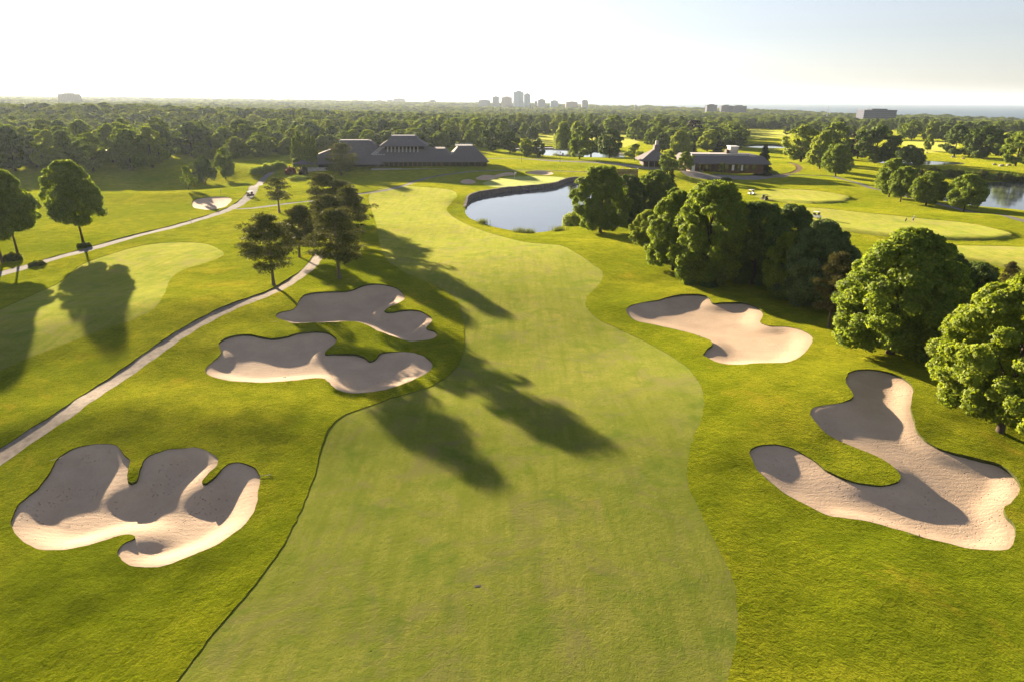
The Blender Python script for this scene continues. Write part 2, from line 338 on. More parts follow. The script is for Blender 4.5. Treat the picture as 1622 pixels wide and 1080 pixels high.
# ------------------------------------------------------------------ outlines traced from the photograph (pixels)
def scl(ox, oy, s, pts): return [(ox + a * s, oy + b * s) for a, b in pts]
BUNK = {
 'lower_left': scl(0, 640, .4075, [(45,455),(75,385),(140,330),(190,270),(215,215),(270,175),(330,155),(400,147),(450,155),(480,190),(505,215),(503,250),(497,300),(530,300),(545,250),(560,210),(620,178),(700,165),(770,163),(820,185),(848,210),(842,235),(810,270),(788,300),(804,306),(840,275),(880,235),(920,222),(965,232),(1000,255),(1010,290),(1005,330),(1000,370),(985,420),(945,470),(900,505),(840,545),(770,575),(700,603),(630,620),(560,627),(510,622),(475,600),(458,575),(465,550),(490,530),(525,515),(515,500),(470,502),(410,520),(330,545),(250,562),(180,565),(120,548),(75,520),(50,490)]),
 'upper_mid': scl(300, 430, .2774, [(495,250),(520,232),(590,215),(615,190),(625,165),(660,135),(720,122),(800,118),(890,118),(940,105),(990,82),(1050,72),(1120,78),(1180,95),(1220,125),(1228,155),(1190,180),(1140,205),(1115,225),(1150,235),(1220,222),(1300,222),(1350,240),(1385,270),(1375,300),(1355,325),(1400,340),(1412,365),(1380,385),(1310,390),(1250,392),(1160,370),(1080,345),(1020,315),(960,292),(870,286),(760,290),(650,292),(590,292),(540,278),(505,268)]),
 'lower_mid': scl(300, 430, .2774, [(90,560),(100,535),(150,495),(180,460),(170,410),(210,380),(280,363),(350,362),(400,375),(470,385),(550,375),(610,355),(690,345),(760,345),(810,360),(840,390),(830,415),(790,445),(775,470),(830,470),(890,472),(950,475),(1000,490),(1030,512),(1070,495),(1095,465),(1160,455),(1240,452),(1310,465),(1360,490),(1388,525),(1375,560),(1320,595),(1240,630),(1160,660),(1060,685),(960,695),(880,688),(830,665),(800,635),(770,612),(710,605),(620,612),(520,620),(420,628),(310,625),(220,618),(150,600),(105,582)]),
 'upper_right': scl(960, 440, .2219, [(148,215),(190,190),(280,172),(370,160),(450,138),(540,124),(630,120),(700,128),(740,150),(760,182),(820,182),(900,180),(980,182),(1050,200),(1100,225),(1120,260),(1110,290),(1100,310),(1150,335),(1230,338),(1310,345),(1390,365),(1450,395),(1478,430),(1465,475),(1420,530),(1360,580),(1280,610),(1190,615),(1080,612),(970,618),(880,615),(790,600),(730,570),(695,550),(720,515),(755,480),(745,455),(680,425),(600,400),(510,375),(420,350),(320,325),(230,305),(175,275),(150,245)]),
 'lower_right': scl(1150, 560, .3149, [(120,490),(150,465),(210,452),(280,455),(340,472),(400,505),(450,540),(510,585),(570,615),(640,640),(710,652),(780,660),(840,652),(872,636),(878,610),(850,575),(790,535),(720,500),(640,465),(560,430),(490,385),(445,335),(425,300),(435,270),(470,255),(540,245),(600,235),(640,215),(625,180),(605,145),(610,105),(640,85),(710,77),(780,85),(850,105),(910,135),(940,165),(940,210),(930,260),(940,320),(960,380),(1000,430),(1060,470),(1130,495),(1200,515),(1270,535),(1350,550),(1400,575),(1450,615),(1475,660),(1470,705),(1435,750),(1400,780),(1410,815),(1445,860),(1460,910),(1450,955),(1420,985),(1370,995),(1290,992),(1200,980),(1110,955),(1000,930),(900,895),(820,870),(720,840),(620,820),(520,805),(440,770),(370,735),(300,700),(240,655),(180,600),(140,550)]),
 'far_pale': [(307,329),(306,318),(328,313),(352,312),(366,314),(364,322),(350,330),(328,333)],
 'green_small': [(729,288),(734,285),(745,284),(753,287),(752,291),(742,292),(732,291)],
 'green_mid': [(753,283),(760,279),(768,277),(782,278),(792,275),(806,273),(818,275),(815,278),(800,279),(790,281),(780,285),(764,286)],
 'green_right': [(832,274),(844,271.5),(858,271),(872,272.5),(877,276),(866,278),(850,277),(838,276)],
}
FAIR = {
 'main': [(150,1290),(212,1180),(280,1080),(330,1010),(395,935),(450,860),(490,775),(505,722),(520,680),(545,657),(597,639),(627,628),(669,616),(699,602),(722,583),(733,560),(736,535),(733,505),(723,477),(690,452),(640,430),(607,402),(594,350),(584,312),(600,300),(640,295),(680,297),(715,301),(724,310),(714,322),(708,333),(721,346),(747,359),(786,372),(825,382),(860,386),(888,389),(915,402),(938,418),(953,429),(953,443),(943,457),(931,468),(928,482),(935,495),(954,509),(985,523),(1027,543),(1065,565),(1088,582),(1104,601),(1114,625),(1113,656),(1102,685),(1092,714),(1088,748),(1095,781),(1111,815),(1131,854),(1150,892),(1164,931),(1168,969),(1167,1012),(1160,1050),(1148,1090),(1110,1200),(1080,1290)],
 'left': [(-120,560),(-60,525),(0,490),(60,463),(95,447),(128,420),(180,401),(224,389),(273,384),(321,385),(349,396),(353,405),(321,418),(289,428),(269,444),(260,466),(244,489),(208,507),(144,529),(64,559),(0,587),(-80,625)],
 'tee_a': [(1192,306),(1225,300),(1280,301),(1325,307),(1346,314),(1332,321),(1280,322),(1225,319),(1200,314)],
 'tee_b': [(1215,331),(1290,329),(1370,337),(1450,345),(1530,353),(1590,366),(1602,374),(1575,380),(1500,380),(1420,376),(1340,366),(1260,352)],
 'tee_c': [(1420,388),(1500,388),(1600,390),(1700,395),(1700,440),(1622,432),(1560,418),(1490,410)],
 'far_mid': [(1180,206),(1215,207),(1250,211),(1250,217),(1225,219),(1180,218)],
 'far_left': [(840,216),(880,214),(985,214),(1012,222),(1000,230),(965,236),(880,230),(835,228)],
 'far_right': [(1425,226),(1480,224),(1520,232),(1500,240),(1440,238)],
}
GREEN = [(764,291),(772,287),(790,283),(815,280),(845,279),(880,280),(898,283),(890,287),(860,291),(830,295),(800,297),(778,296)]
WATER = {   # outline on the water level
 'main': (-1.45, [(738,330),(743,319),(753,313),(770,309),(790,306),(812,303),(836,301),(860,299),(880,296),(900,289),(916,287),(940,288),(952,296),(950,312),(928,326),(910,334),(902,348),(891,359),(873,366),(844,369),(820,368),(799,364),(777,359),(756,352),(742,345),(737,338)]),
 'north': (-1.4, [(800,238),(830,236),(870,235),(920,237),(960,241),(990,246),(985,250),(950,250),(900,249),(850,246),(812,243)]),
 'east_small': (-1.2, [(1172,233),(1200,230.5),(1235,231),(1262,234),(1250,238),(1215,237.5),(1185,236)]),
 'creek': (-1.2, [(1380,254),(1400,251.5),(1440,253),(1480,256),(1520,258),(1525,261),(1480,262),(1430,261),(1395,259)]),
 'east': (-1.5, [(1478,315),(1492,306),(1520,296),(1560,290),(1622,289),(1700,292),(1800,310),(1760,345),(1680,342),(1622,334),(1583,330),(1530,325),(1495,319)]),
}
PATHS = {   # centre line, width m, material
 'cart_path': ([(-120,466),(-60,450),(0,434),(74,413),(154,391),(244,367),(321,346),(362,332),(385,319),(398,306),(410,293),(418,283),(432,272),(450,262)], 3.4, 'asphalt'),
 'cross_path': ([(372,331),(398,330),(437,325),(481,320),(530,313),(581,306),(618,300),(644,293),(662,286),(695,279),(737,273),(773,271),(825,270),(880,271),(940,273),(985,272)], 2.6, 'asphalt'),
 'gravel_path': ([(-110,800),(-50,760),(0,722),(60,682),(110,650),(170,610),(230,568),(290,527),(350,494),(400,474),(435,461),(468,441),(488,426),(500,412),(506,400)], 2.3, 'gravel'),
 'drive': ([(756,252),(800,251),(850,253),(900,256),(950,258),(990,262),(1020,266),(1060,270),(1100,276),(1150,281),(1200,281),(1240,277)], 8.5, 'asphalt'),
 'east_path': ([(1225,277),(1280,278),(1319,280),(1345,287),(1377,297),(1415,306),(1454,316),(1502,327),(1550,337),(1622,350),(1720,372)], 2.8, 'asphalt'),
 'loop_path': ([(1236,277),(1256,274),(1266,268),(1262,262),(1250,258)], 3.0, 'soil'),
}
def catmull(P, closed, step_fn):
    P = np.asarray(P, float); n = len(P); out = []
    rngi = range(n) if closed else range(n - 1)
    for i in rngi:
        if closed: p0, p1, p2, p3 = P[(i - 1) % n], P[i], P[(i + 1) % n], P[(i + 2) % n]
        else: p0, p1, p2, p3 = P[max(i - 1, 0)], P[i], P[i + 1], P[min(i + 2, n - 1)]
        L = np.linalg.norm(p2 - p1); k = max(1, int(math.ceil(L / step_fn(p1))))
        for j in range(k):
            t = j / k
            out.append(0.5 * ((2 * p1) + (-p0 + p2) * t + (2 * p0 - 5 * p1 + 4 * p2 - p3) * t * t + (-p0 + 3 * p1 - 3 * p2 + p3) * t ** 3))
    if not closed: out.append(P[-1])
    return np.array(out)
def inside(poly, x, y):
    x = np.asarray(x); y = np.asarray(y); c = np.zeros(x.shape, bool)
    bx0, by0 = poly.min(0); bx1, by1 = poly.max(0)
    m = (x >= bx0) & (x <= bx1) & (y >= by0) & (y <= by1)
    xs = x[m]; ys = y[m]; cc = np.zeros(xs.shape, bool)
    n = len(poly)
    for i in range(n):
        x0, y0 = poly[i]; x1, y1 = poly[(i + 1) % n]
        if y0 == y1: continue
        k = ((y0 > ys) != (y1 > ys)) & (xs < (x1 - x0) * (ys - y0) / (y1 - y0) + x0)
        cc ^= k
    c[m] = cc; return c
def dist_poly(poly, x, y, closed=True):
    d = np.full(x.shape, 1e9); n = len(poly)
    for i in range(n if closed else n - 1):
        a = poly[i]; b = poly[(i + 1) % n]; ab = b - a; L2 = ab @ ab + 1e-9
        t = np.clip(((x - a[0]) * ab[0] + (y - a[1]) * ab[1]) / L2, 0, 1)
        d = np.minimum(d, (x - a[0] - t * ab[0]) ** 2 + (y - a[1] - t * ab[1]) ** 2)
    return np.sqrt(d)
# height raster over the course
RX0, RX1, RY0, RY1, RS = -190.0, 330.0, 10.0, 460.0, 0.5
gx = np.arange(RX0, RX1, RS); gy = np.arange(RY0, RY1, RS); GX, GY = np.meshgrid(gx, gy)
BASE = base_h(GX, GY)
def blur(A, s):
    r = int(3 * s / RS) + 1; k = np.exp(-0.5 * ((np.arange(-r, r + 1) * RS) / s) ** 2); k /= k.sum()
    A = np.apply_along_axis(lambda v: np.convolve(np.pad(v, r, mode='edge'), k, 'valid'), 0, A)
    return np.apply_along_axis(lambda v: np.convolve(np.pad(v, r, mode='edge'), k, 'valid'), 1, A)
def sample(A, x, y):
    u = np.clip((np.asarray(x) - RX0) / RS, 0, A.shape[1] - 1.001); v = np.clip((np.asarray(y) - RY0) / RS, 0, A.shape[0] - 1.001)
    i = u.astype(int); j = v.astype(int); fu = u - i; fv = v - j
    return (A[j, i] * (1 - fu) + A[j, i + 1] * fu) * (1 - fv) + (A[j + 1, i] * (1 - fu) + A[j + 1, i + 1] * fu) * fv
MOUND = np.zeros_like(BASE); PIT = np.zeros_like(BASE)
def ground(x, y, pit=True):
    x = np.asarray(x, float); y = np.asarray(y, float)
    inn = (x > RX0 + 1) & (x < RX1 - 1) & (y > RY0 + 1) & (y < RY1 - 1)
    h = base_h(x, y)
    h = h + np.where(inn, sample(MOUND, x, y), 0)
    if pit: h = h + np.where(inn, sample(PIT, x, y), 0)
    return h
def at(px, py, pit=False):
    """points where photo pixels meet the ground"""
    px = np.atleast_1d(np.asarray(px, float)); py = np.atleast_1d(np.asarray(py, float))
    d = rays(px, py); d = d / np.hypot(d[:, 0], d[:, 1])[:, None]
    R = np.geomspace(18, 6000, 420)
    X = d[:, 0:1] * R; Y = d[:, 1:2] * R; Z = CAM_H + d[:, 2:3] * R
    D = Z - ground(X, Y, pit)
    neg = D < 0; k = np.where(neg.any(1), neg.argmax(1), len(R) - 1); k = np.maximum(k, 1)
    i = np.arange(len(px)); d0 = D[i, k - 1]; d1 = D[i, k]; t = np.clip(d0 / (d0 - d1 + 1e-9), 0, 1)
    r = R[k - 1] + (R[k] - R[k - 1]) * t
    return np.stack([d[:, 0] * r, d[:, 1] * r], 1)
def curve_at(pts, closed=True, fac=0.006, fn=at):
    P = np.asarray(pts, float); W = fn(P[:, 0], P[:, 1])
    return catmull(W, closed, lambda p: max(0.35, fac * math.hypot(*p)))
# ponds: fixed level planes
PONDS = {}
for k, (zw, pts) in WATER.items():
    P = np.array(pts); W = flat(P[:, 0], P[:, 1], zw if k == 'main' else zw)
    # keep away from the local ground by using the local ground height as the reference
    g = base_h(*flat(P[:, 0], P[:, 1], 0).T).mean()
    zz = g + zw; W = flat(P[:, 0], P[:, 1], zz)
    PONDS[k] = (zz, catmull(W, True, lambda p: max(0.5, 0.008 * math.hypot(*p))))
sx, sy = sun_dir.x / math.hypot(sun_dir.x, sun_dir.y), sun_dir.y / math.hypot(sun_dir.x, sun_dir.y)
BK = {'lower_left': (0.50, 0.80, 3.5), 'upper_mid': (0.6, 1.0, 4), 'lower_mid': (0.36, 0.40, 3.0), 'upper_right': (0.40, 0.42, 3.5), 'lower_right': (0.42, 0.42, 2.6),
      'far_pale': (0.1, 0.1, 2), 'green_small': (0.3, 0.8, 2), 'green_mid': (0.4, 0.8, 2), 'green_right': (0.3, 0.7, 2)}
def build_fields(polys):
    global MOUND, PIT
    MOUND = np.zeros_like(BASE); PIT = np.zeros_like(BASE)
    for k, (zz, P) in PONDS.items():
        d = np.full(GX.shape, 99.0)
        b0, b1 = P.min(0) - 20, P.max(0) + 20
        js = slice(max(0, int((b0[1] - RY0) / RS)), max(0, int((b1[1] - RY0) / RS))); is_ = slice(max(0, int((b0[0] - RX0) / RS)), max(0, int((b1[0] - RX0) / RS)))
        sgx = GX[js, is_]; sgy = GY[js, is_]
        if sgx.size == 0: continue
        dd = dist_poly(P, sgx, sgy); ins = inside(P, sgx, sgy)
        c = P.mean(0)
        if k == 'main':
            near = smooth01((c[1] + 6 - sgy) / 18)
        else: near = np.ones_like(sgx)
        w = np.where(ins, 1.0, np.exp(-(dd / 7.0) ** 2)) * near
        tgt = zz + 0.12
        MOUND[js, is_] += (tgt - BASE[js, is_]) * w
        if k == 'main':      # level shelf behind the wall
            wf = np.exp(-(dd / 10) ** 2) * (1 - near) * (~ins)
            MOUND[js, is_] += (0.2 - BASE[js, is_]) * wf
    for k, P in polys.items():
        A, D, run = BK[k]
        b0, b1 = P.min(0) - 18, P.max(0) + 18
        js = slice(max(0, int((b0[1] - RY0) / RS)), int((b1[1] - RY0) / RS)); is_ = slice(max(0, int((b0[0] - RX0) / RS)), int((b1[0] - RX0) / RS))
        sgx = GX[js, is_]; sgy = GY[js, is_]
        ins = inside(P, sgx, sgy).astype(float); dd = dist_poly(P, sgx, sgy)
        far = k in ('far_pale', 'green_small', 'green_mid', 'green_right'); sg = 2.0 if far else 2.8
        Mk = blur(ins, sg)
        gyy, gxx = np.gradient(Mk, RS)
        f = np.clip(-(gxx * sx + gyy * sy) * sg * 2.6, 0, 1)
        MOUND[js, is_] += A * blur(f, 1.0)
        f2 = np.clip((gxx * sx + gyy * sy) * sg * 2.0, 0, 1)
        MOUND[js, is_] += 0.12 * A * blur(f2, 1.0)
        PIT[js, is_] -= D * smooth01(dd * ins / run)
    for k, pts in FAIR.items():      # raised tee pads
        if not k.startswith('tee'): continue
        W = at([p[0] for p in pts], [p[1] for p in pts]); 
        b0, b1 = W.min(0) - 8, W.max(0) + 8
        js = slice(max(0, int((b0[1] - RY0) / RS)), int((b1[1] - RY0) / RS)); is_ = slice(max(0, int((b0[0] - RX0) / RS)), int((b1[0] - RX0) / RS))
        sgx = GX[js, is_]; sgy = GY[js, is_]
        if sgx.size == 0: continue
        s = np.where(inside(W, sgx, sgy), 1, -1) * dist_poly(W, sgx, sgy)
        MOUND[js, is_] += 0.7 * smooth01((s + 2.5) / 3.0)
bpolys = {k: curve_at(v) for k, v in BUNK.items()}
build_fields(bpolys)
bpolys = {k: curve_at(v) for k, v in BUNK.items()}
build_fields(bpolys)
def ragged(P, a):
    return P + np.stack([vnoise(P[:, 0] * 1.3, P[:, 1] * 1.3, 61, 1.0), vnoise(P[:, 0] * 1.3, P[:, 1] * 1.3, 62, 1.0)], 1) * a
bpolys = {k: ragged(P, 0.16) for k, P in bpolys.items()}
fpolys = {k: ragged(curve_at(v), 0.22) for k, v in FAIR.items()}
gpoly = curve_at(GREEN)
def ribbon(pts, w):
    P = np.array(pts); W = catmull(at(P[:, 0], P[:, 1]), False, lambda p: max(1.2, 0.012 * math.hypot(*p)))
    d = np.gradient(W, axis=0); d /= np.linalg.norm(d, axis=1)[:, None] + 1e-9; n = np.stack([-d[:, 1], d[:, 0]], 1)
    ww = w / 2 * (1 + 0.06 * np.sin(np.arange(len(W)) * 1.7))[:, None]
    return np.concatenate([W + n * ww, (W - n * ww)[::-1]])
ppolys = {k: (ribbon(v[0], v[1]), v[2]) for k, v in PATHS.items()}

# ------------------------------------------------------------------ triangulate the ground along every outline
pts = []; edges = []
def add_ring(P):
    b = len(pts); n = len(P)
    for p in P: pts.append((float(p[0]), float(p[1])))
    for i in range(n): edges.append((b + i, b + (i + 1) % n))
for P in bpolys.values(): add_ring(P)
for P in fpolys.values(): add_ring(P)
add_ring(gpoly)
for P, _m in ppolys.values(): add_ring(P)
for _z, P in PONDS.values(): add_ring(P)
GS = 0.0092
rr = [14.0]
while rr[-1] < 500: rr.append(rr[-1] * (1 + GS))
while rr[-1] < 15000: rr.append(rr[-1] * 1.03)
allp = []
for i, r in enumerate(rr):
    g = GS if r < 500 else 0.022
    a = np.arange(-math.radians(42), math.radians(42), g)
    a = a + (i % 2) * g * 0.5
    e = np.arange(math.radians(43), math.radians(100), max(0.03, g * 3))
    a = np.concatenate([-e[::-1], a, e])
    jr = r * (1 + (rng.random(len(a)) - .5) * 0.3 * g)
    allp.append(np.stack([np.sin(a) * jr, np.cos(a) * jr], 1))
allp = np.concatenate(allp)
# finer points inside the bunkers
for k, P in bpolys.items():
    b0, b1 = P.min(0), P.max(0); c = P.mean(0); s = max(0.45, 0.0055 * math.hypot(*c))
    X, Y = np.meshgrid(np.arange(b0[0] - 2, b1[0] + 2, s), np.arange(b0[1] - 2, b1[1] + 2, s)); X = X.ravel() + rng.random(X.size) * s * .3; Y = Y.ravel() + rng.random(Y.size) * s * .3
    m = inside(P, X, Y); allp = np.concatenate([allp[~inside(P, allp[:, 0], allp[:, 1])], np.stack([X[m], Y[m]], 1)])
nb = len(pts)
ptsv = [Vector(p) for p in pts] + [Vector((float(a), float(b))) for a, b in allp]
res = geometry.delaunay_2d_cdt(ptsv, edges, [], 0, 1e-4, False)
V2 = np.array([(v.x, v.y) for v in res[0]]); F2 = np.array([f for f in res[2] if len(f) == 3], dtype=np.int64)
cen = V2[F2].mean(1)
reg = np.zeros(len(F2), int)       # 0 rough
REG = ['rough']
def mark(name, mask):
    REG.append(name); reg[mask] = len(REG) - 1
for k, P in fpolys.items(): mark('fairway:' + k, inside(P, cen[:, 0], cen[:, 1]))
mark('green', inside(gpoly, cen[:, 0], cen[:, 1]))
for k, (P, mm) in ppolys.items(): mark('path:' + k, inside(P, cen[:, 0], cen[:, 1]))
for k, P in bpolys.items(): mark('bunker:' + k, inside(P, cen[:, 0], cen[:, 1]))
for k, (zz, P) in PONDS.items(): mark('water:' + k, inside(P, cen[:, 0], cen[:, 1]))
HV = ground(V2[:, 0], V2[:, 1], False); HP = ground(V2[:, 0], V2[:, 1], True)
rv = np.hypot(V2[:, 0], V2[:, 1])
fd = np.full(len(V2), 30.0); nr = rv < 420
for P in list(fpolys.values()) + [gpoly]:
    b0, b1 = P.min(0) - 6, P.max(0) + 6; mk = nr & (V2[:, 0] > b0[0]) & (V2[:, 0] < b1[0]) & (V2[:, 1] > b0[1]) & (V2[:, 1] < b1[1]); ii = np.where(mk)[0]
    fd[ii] = np.minimum(fd[ii], np.where(inside(P, V2[ii, 0], V2[ii, 1]), 0, dist_poly(P[::2], V2[ii, 0], V2[ii, 1])))
fade = 0.12 + 0.88 * smooth01(fd / 4.0)
nz = fade * (vnoise(V2[:, 0], V2[:, 1], 11, 2.3) * 0.14 + vnoise(V2[:, 0], V2[:, 1], 12, 7.0) * 0.45) * np.clip(1 - rv / 600, 0, 1)
def region_mesh(name, ids, z, mat, skirt=0.0, skirt_mat=None):
    m = np.isin(reg, ids)
    if not m.any(): return None
    F = F2[m]; used, inv = np.unique(F.ravel(), return_inverse=True); F = inv.reshape(-1, 3)
    a = V2[used][F]; cr = (a[:, 1, 0] - a[:, 0, 0]) * (a[:, 2, 1] - a[:, 0, 1]) - (a[:, 1, 1] - a[:, 0, 1]) * (a[:, 2, 0] - a[:, 0, 0])
    F[cr < 0] = F[cr < 0][:, ::-1]
    V = np.column_stack([V2[used], z[used]]); faces = [F]; nF = len(F)
    if skirt:
        E = np.concatenate([F[:, [0, 1]], F[:, [1, 2]], F[:, [2, 0]]]); key = np.sort(E, 1); key = key[:, 0].astype(np.int64) * (len(used) + 1) + key[:, 1]
        u, idx, cnt = np.unique(key, return_index=True, return_counts=True); B = E[idx[cnt == 1]]
        n0 = len(V); bv = np.unique(B); mp = {int(v): n0 + i for i, v in enumerate(bv)}
        low = V[bv].copy(); low[:, 2] -= skirt; V = np.concatenate([V, V[bv], low])
        A = np.array([mp[int(i)] for i in B[:, 0]]); Bb = np.array([mp[int(i)] for i in B[:, 1]]); L = len(bv)
        faces += [np.column_stack([A, A + L, Bb + L]), np.column_stack([A, Bb + L, Bb])]
    F = np.concatenate(faces)
    mi = np.zeros(len(F), int); mi[nF:] = 1
    o = mesh_from(name, V, F, None, mats=[mat, skirt_mat or mat], midx=mi)
    o.data.polygons.foreach_set('use_smooth', (mi == 0)); return o
rid = lambda pre: [i for i, n in enumerate(REG) if n.startswith(pre)]
o = region_mesh('ground', [0], HV + nz + 0.0, MAT['rough'], 0.9, MAT['soil']); tag(o, 'long green rough grass rolling around the fairways and bunkers', 'rough grass', kind='structure')
FL = {'main': 'broad pale green fairway running down the middle of the course', 'left': 'pale fairway tongue on the left, crossed by two big tree shadows',
      'tee_a': 'raised mown tee below the wooden clubhouse on the right', 'tee_b': 'long mown tee pad where the golfer stands',
      'tee_c': 'mown strip behind the large right hand trees', 'far_mid': 'far sunlit fairway beyond the small pond', 'far_left': 'far sunlit fairway behind the weeping willow', 'far_right': 'far fairway beyond the creek'}
for k in FAIR:
    o = region_mesh('fairway', rid('fairway:' + k), HV + nz * 1.0 - 0.05, MAT['fairway'], 0.3, MAT['soil'])
    if o: tag(o, FL[k], 'fairway', kind='structure')
o = region_mesh('putting_green', rid('green'), HV - 0.05, MAT['green'], 0.3, MAT['soil']); tag(o, 'smooth putting green with a flag beside the pond', 'putting green', kind='structure')
PL = {'cart_path': 'grey asphalt cart path climbing to the clubhouse on the left', 'cross_path': 'narrow asphalt path winding behind the green', 'gravel_path': 'pale gravel path past the pines and bunkers',
      'drive': 'wide asphalt drive between the two clubhouses', 'east_path': 'thin path along the row of four round trees', 'loop_path': 'curved brown dirt path beside the spruce'}
for k, (P, mm) in ppolys.items():
    o = region_mesh('path', rid('path:' + k), HV - 0.09, MAT['soilpath' if mm == 'soil' else mm], 0.2, MAT['soil'])
    if o: tag(o, PL[k], 'path', kind='structure')
BL = {'lower_left': 'large three lobed sand bunker at lower left, mostly in shade', 'upper_mid': 'shaded sand bunker under the pines nearest the path', 'lower_mid': 'rippled sand bunker below the shaded one, left of the fairway',
      'upper_right': 'pale sunlit sand bunker in front of the big maples', 'lower_right': 'hook shaped sand bunker around a grass tongue at right', 'far_pale': 'small bright sand patch left of the cart path',
      'green_small': 'tiny oval bunker left of the putting green', 'green_mid': 'wavy bunker behind the putting green', 'green_right': 'slim bunker right behind the flag'}
for k in BUNK:
    fr = k in ('lower_left', 'upper_mid', 'lower_mid', 'upper_right', 'lower_right')
    o = region_mesh('sand_bunker', rid('bunker:' + k), HP - (0.20 if fr else 0.12) , MAT['sand'], 0.2)
    if o: tag(o, BL[k], 'sand bunker', kind='structure')
WL = {'main': 'large calm pond beside the putting green', 'north': 'pond behind the drive and young trees', 'east_small': 'small far pond left of the lime trees', 'creek': 'narrow creek behind the dark spreading tree', 'east': 'pond at right edge reflecting trees'}
for k, (zz, P) in PONDS.items():
    m = rid('water:' + k); o = region_mesh('pond_water', m, np.full(len(V2), zz), MAT['water'])
    if o: tag(o, WL[k], 'pond', kind='structure')
lk = MB(); lk.add([(-15000, 1500, -38), (15000, 1500, -38), (15000, 14000, -38), (-15000, 14000, -38)], [(0, 1, 2, 3)])
tag(lk.build('lake_water', MAT['lake']), 'wide blue grey lake along the horizon', 'lake', kind='structure')
def gz(x, y, pit=False): return float(ground(np.array([x]), np.array([y]), pit)[0])
def A1(px, py): p = at([px], [py])[0]; return float(p[0]), float(p[1])
# ------------------------------------------------------------------ trees
def leaf_arrays(P, Nn, size, aspect, up=None):
    n = len(P)
    R = rng.normal(size=(n, 3)) if up is None else up + rng.normal(size=(n, 3)) * 0.25
    T = np.cross(Nn, R); T /= np.linalg.norm(T, axis=1)[:, None] + 1e-9
    B = np.cross(Nn, T); B /= np.linalg.norm(B, axis=1)[:, None] + 1e-9
    s = (size * (0.7 + 0.6 * rng.random(n)))[:, None] * 0.5
    t = T * s * aspect; b = B * s
    bend = Nn * s * 0.35
    V = np.stack([P - b - bend, P + t * 0.9 + bend * .3, P + b - bend, P - t * 0.9 + bend * .3], 1).reshape(-1, 3)
    F = np.arange(n * 4).reshape(n, 4)
    return V, F
def unit(a): return a / (np.linalg.norm(a, axis=1)[:, None] + 1e-9)
SHAPES = {
 'round': lambda u: np.sqrt(np.clip(1 - ((u - 0.45) / 0.56) ** 2, 0, 1)),
 'oval': lambda u: np.clip(np.sin(np.pi * np.clip(u * .93 + .06, 0, 1) ** 0.8), 0, 1) ** 0.6,
 'egg': lambda u: np.clip(np.sqrt(np.clip(1 - ((u - 0.30) / 0.71) ** 2, 0, 1)), 0, 1) * np.clip(0.45 + u * 4, 0, 1),
 'dome': lambda u: np.sqrt(np.clip(1 - u ** 2.2, 0, 1)) * np.clip(0.7 + u * 2, 0, 1),
 'column': lambda u: 0.85 * np.clip(np.sin(np.pi * np.clip(u * .9 + .08, 0, 1)), 0, 1) ** 0.5,
}
def crown_decid(R, H, z0, shape, nb, nleaf, leaf, blob=(0.20, 0.34), droop=0.0, shell=0.85, lump=0.1):
    env = SHAPES[shape]; Hc = H - z0
    cs = []; rs = []
    ph = rng.random() * 6.28
    for i in range(nb):
        u = rng.random() ** 0.85 * 0.94 + 0.03; a = rng.random() * 2 * math.pi
        e = float(env(np.array(u))) * (1 + lump * math.sin(2 * a + ph) + lump * math.sin(5 * u + 3 * a))
        br = R * (blob[0] + rng.random() * (blob[1] - blob[0])) * (1.0 - 0.35 * u)
        rad = max(0.0, e * R - br * 0.85) * (1 - 0.65 * rng.random() ** 1.8)
        cs.append((rad * math.cos(a), rad * math.sin(a), z0 + u * (Hc - br * 0.7) + 0.0)); rs.append(br)
    cs.append((0, 0, H - R * .3)); rs.append(R * .3)
    cs = np.array(cs); rs = np.array(rs)
    w = rs ** 2; idx = rng.choice(len(cs), nleaf, p=w / w.sum())
    d = unit(rng.normal(size=(nleaf, 3)) + np.array([0, 0, 0.35]) + unit(cs[idx] - np.array([0, 0, z0 + Hc * .4])) * 0.7)
    rad = rs[idx] * (shell + (1.12 - shell) * rng.random(nleaf)) * (1 + 0.12 * np.sin(d[:, 0] * 9 + idx) * np.cos(d[:, 2] * 8))
    P = cs[idx] + d * rad[:, None] * np.array([1, 1, 0.82])
    k = int(nleaf * 0.10)
    P[:k] = cs[idx[:k]] + np.clip(rng.normal(size=(k, 3)), -1.2, 1.2) * rs[idx[:k], None] * .5
    Nn = unit(d + rng.normal(size=(nleaf, 3)) * 0.55)
    if droop:
        P[:, 2] -= droop * rng.random(nleaf) ** 1.5 * (np.hypot(P[:, 0], P[:, 1]) / R) ** 1.2 * Hc * .5
        P[:, 2] = np.maximum(P[:, 2], 0.4)
        return leaf_arrays(P, Nn, leaf, 0.45, np.tile([[0.0, 0, 1.0]], (nleaf, 1))), cs
    return leaf_arrays(P, Nn, leaf, 0.8), cs
def trunk_mb(H, top, r0, cs, nl=9, lean=0.0, sides=9):
    m = MB(); k = 7
    pts = [(lean * (t ** 1.3) * H + 0.12 * math.sin(3 * t + r0 * 9) * t, 0.10 * math.sin(5 * t) * t, top * t) for t in np.linspace(0, 1, k)]
    rad = [r0 * (1.45 if i == 0 else 1) * (1 - 0.72 * i / (k - 1)) for i in range(k)]
    pts[0] = (pts[0][0], pts[0][1], -0.6)
    m.tube(pts, rad, sides)
    if nl and len(cs):
        sel = rng.choice(len(cs), min(nl, len(cs)), replace=False)
        for i in sel:
            c = cs[i]; t = float(np.clip((c[2] * 0.62) / top, 0.25, 0.92)); b = Vector(pts[min(k - 1, int(round(t * (k - 1))))])
            e = Vector(c); mid = (b + e) / 2 + Vector((0, 0, 0.06 * H * rng.random()))
            rr0 = r0 * (1 - 0.72 * t) * 0.6
            m.tube([b, mid, e], [rr0, rr0 * .6, rr0 * .2], 5)
    return m
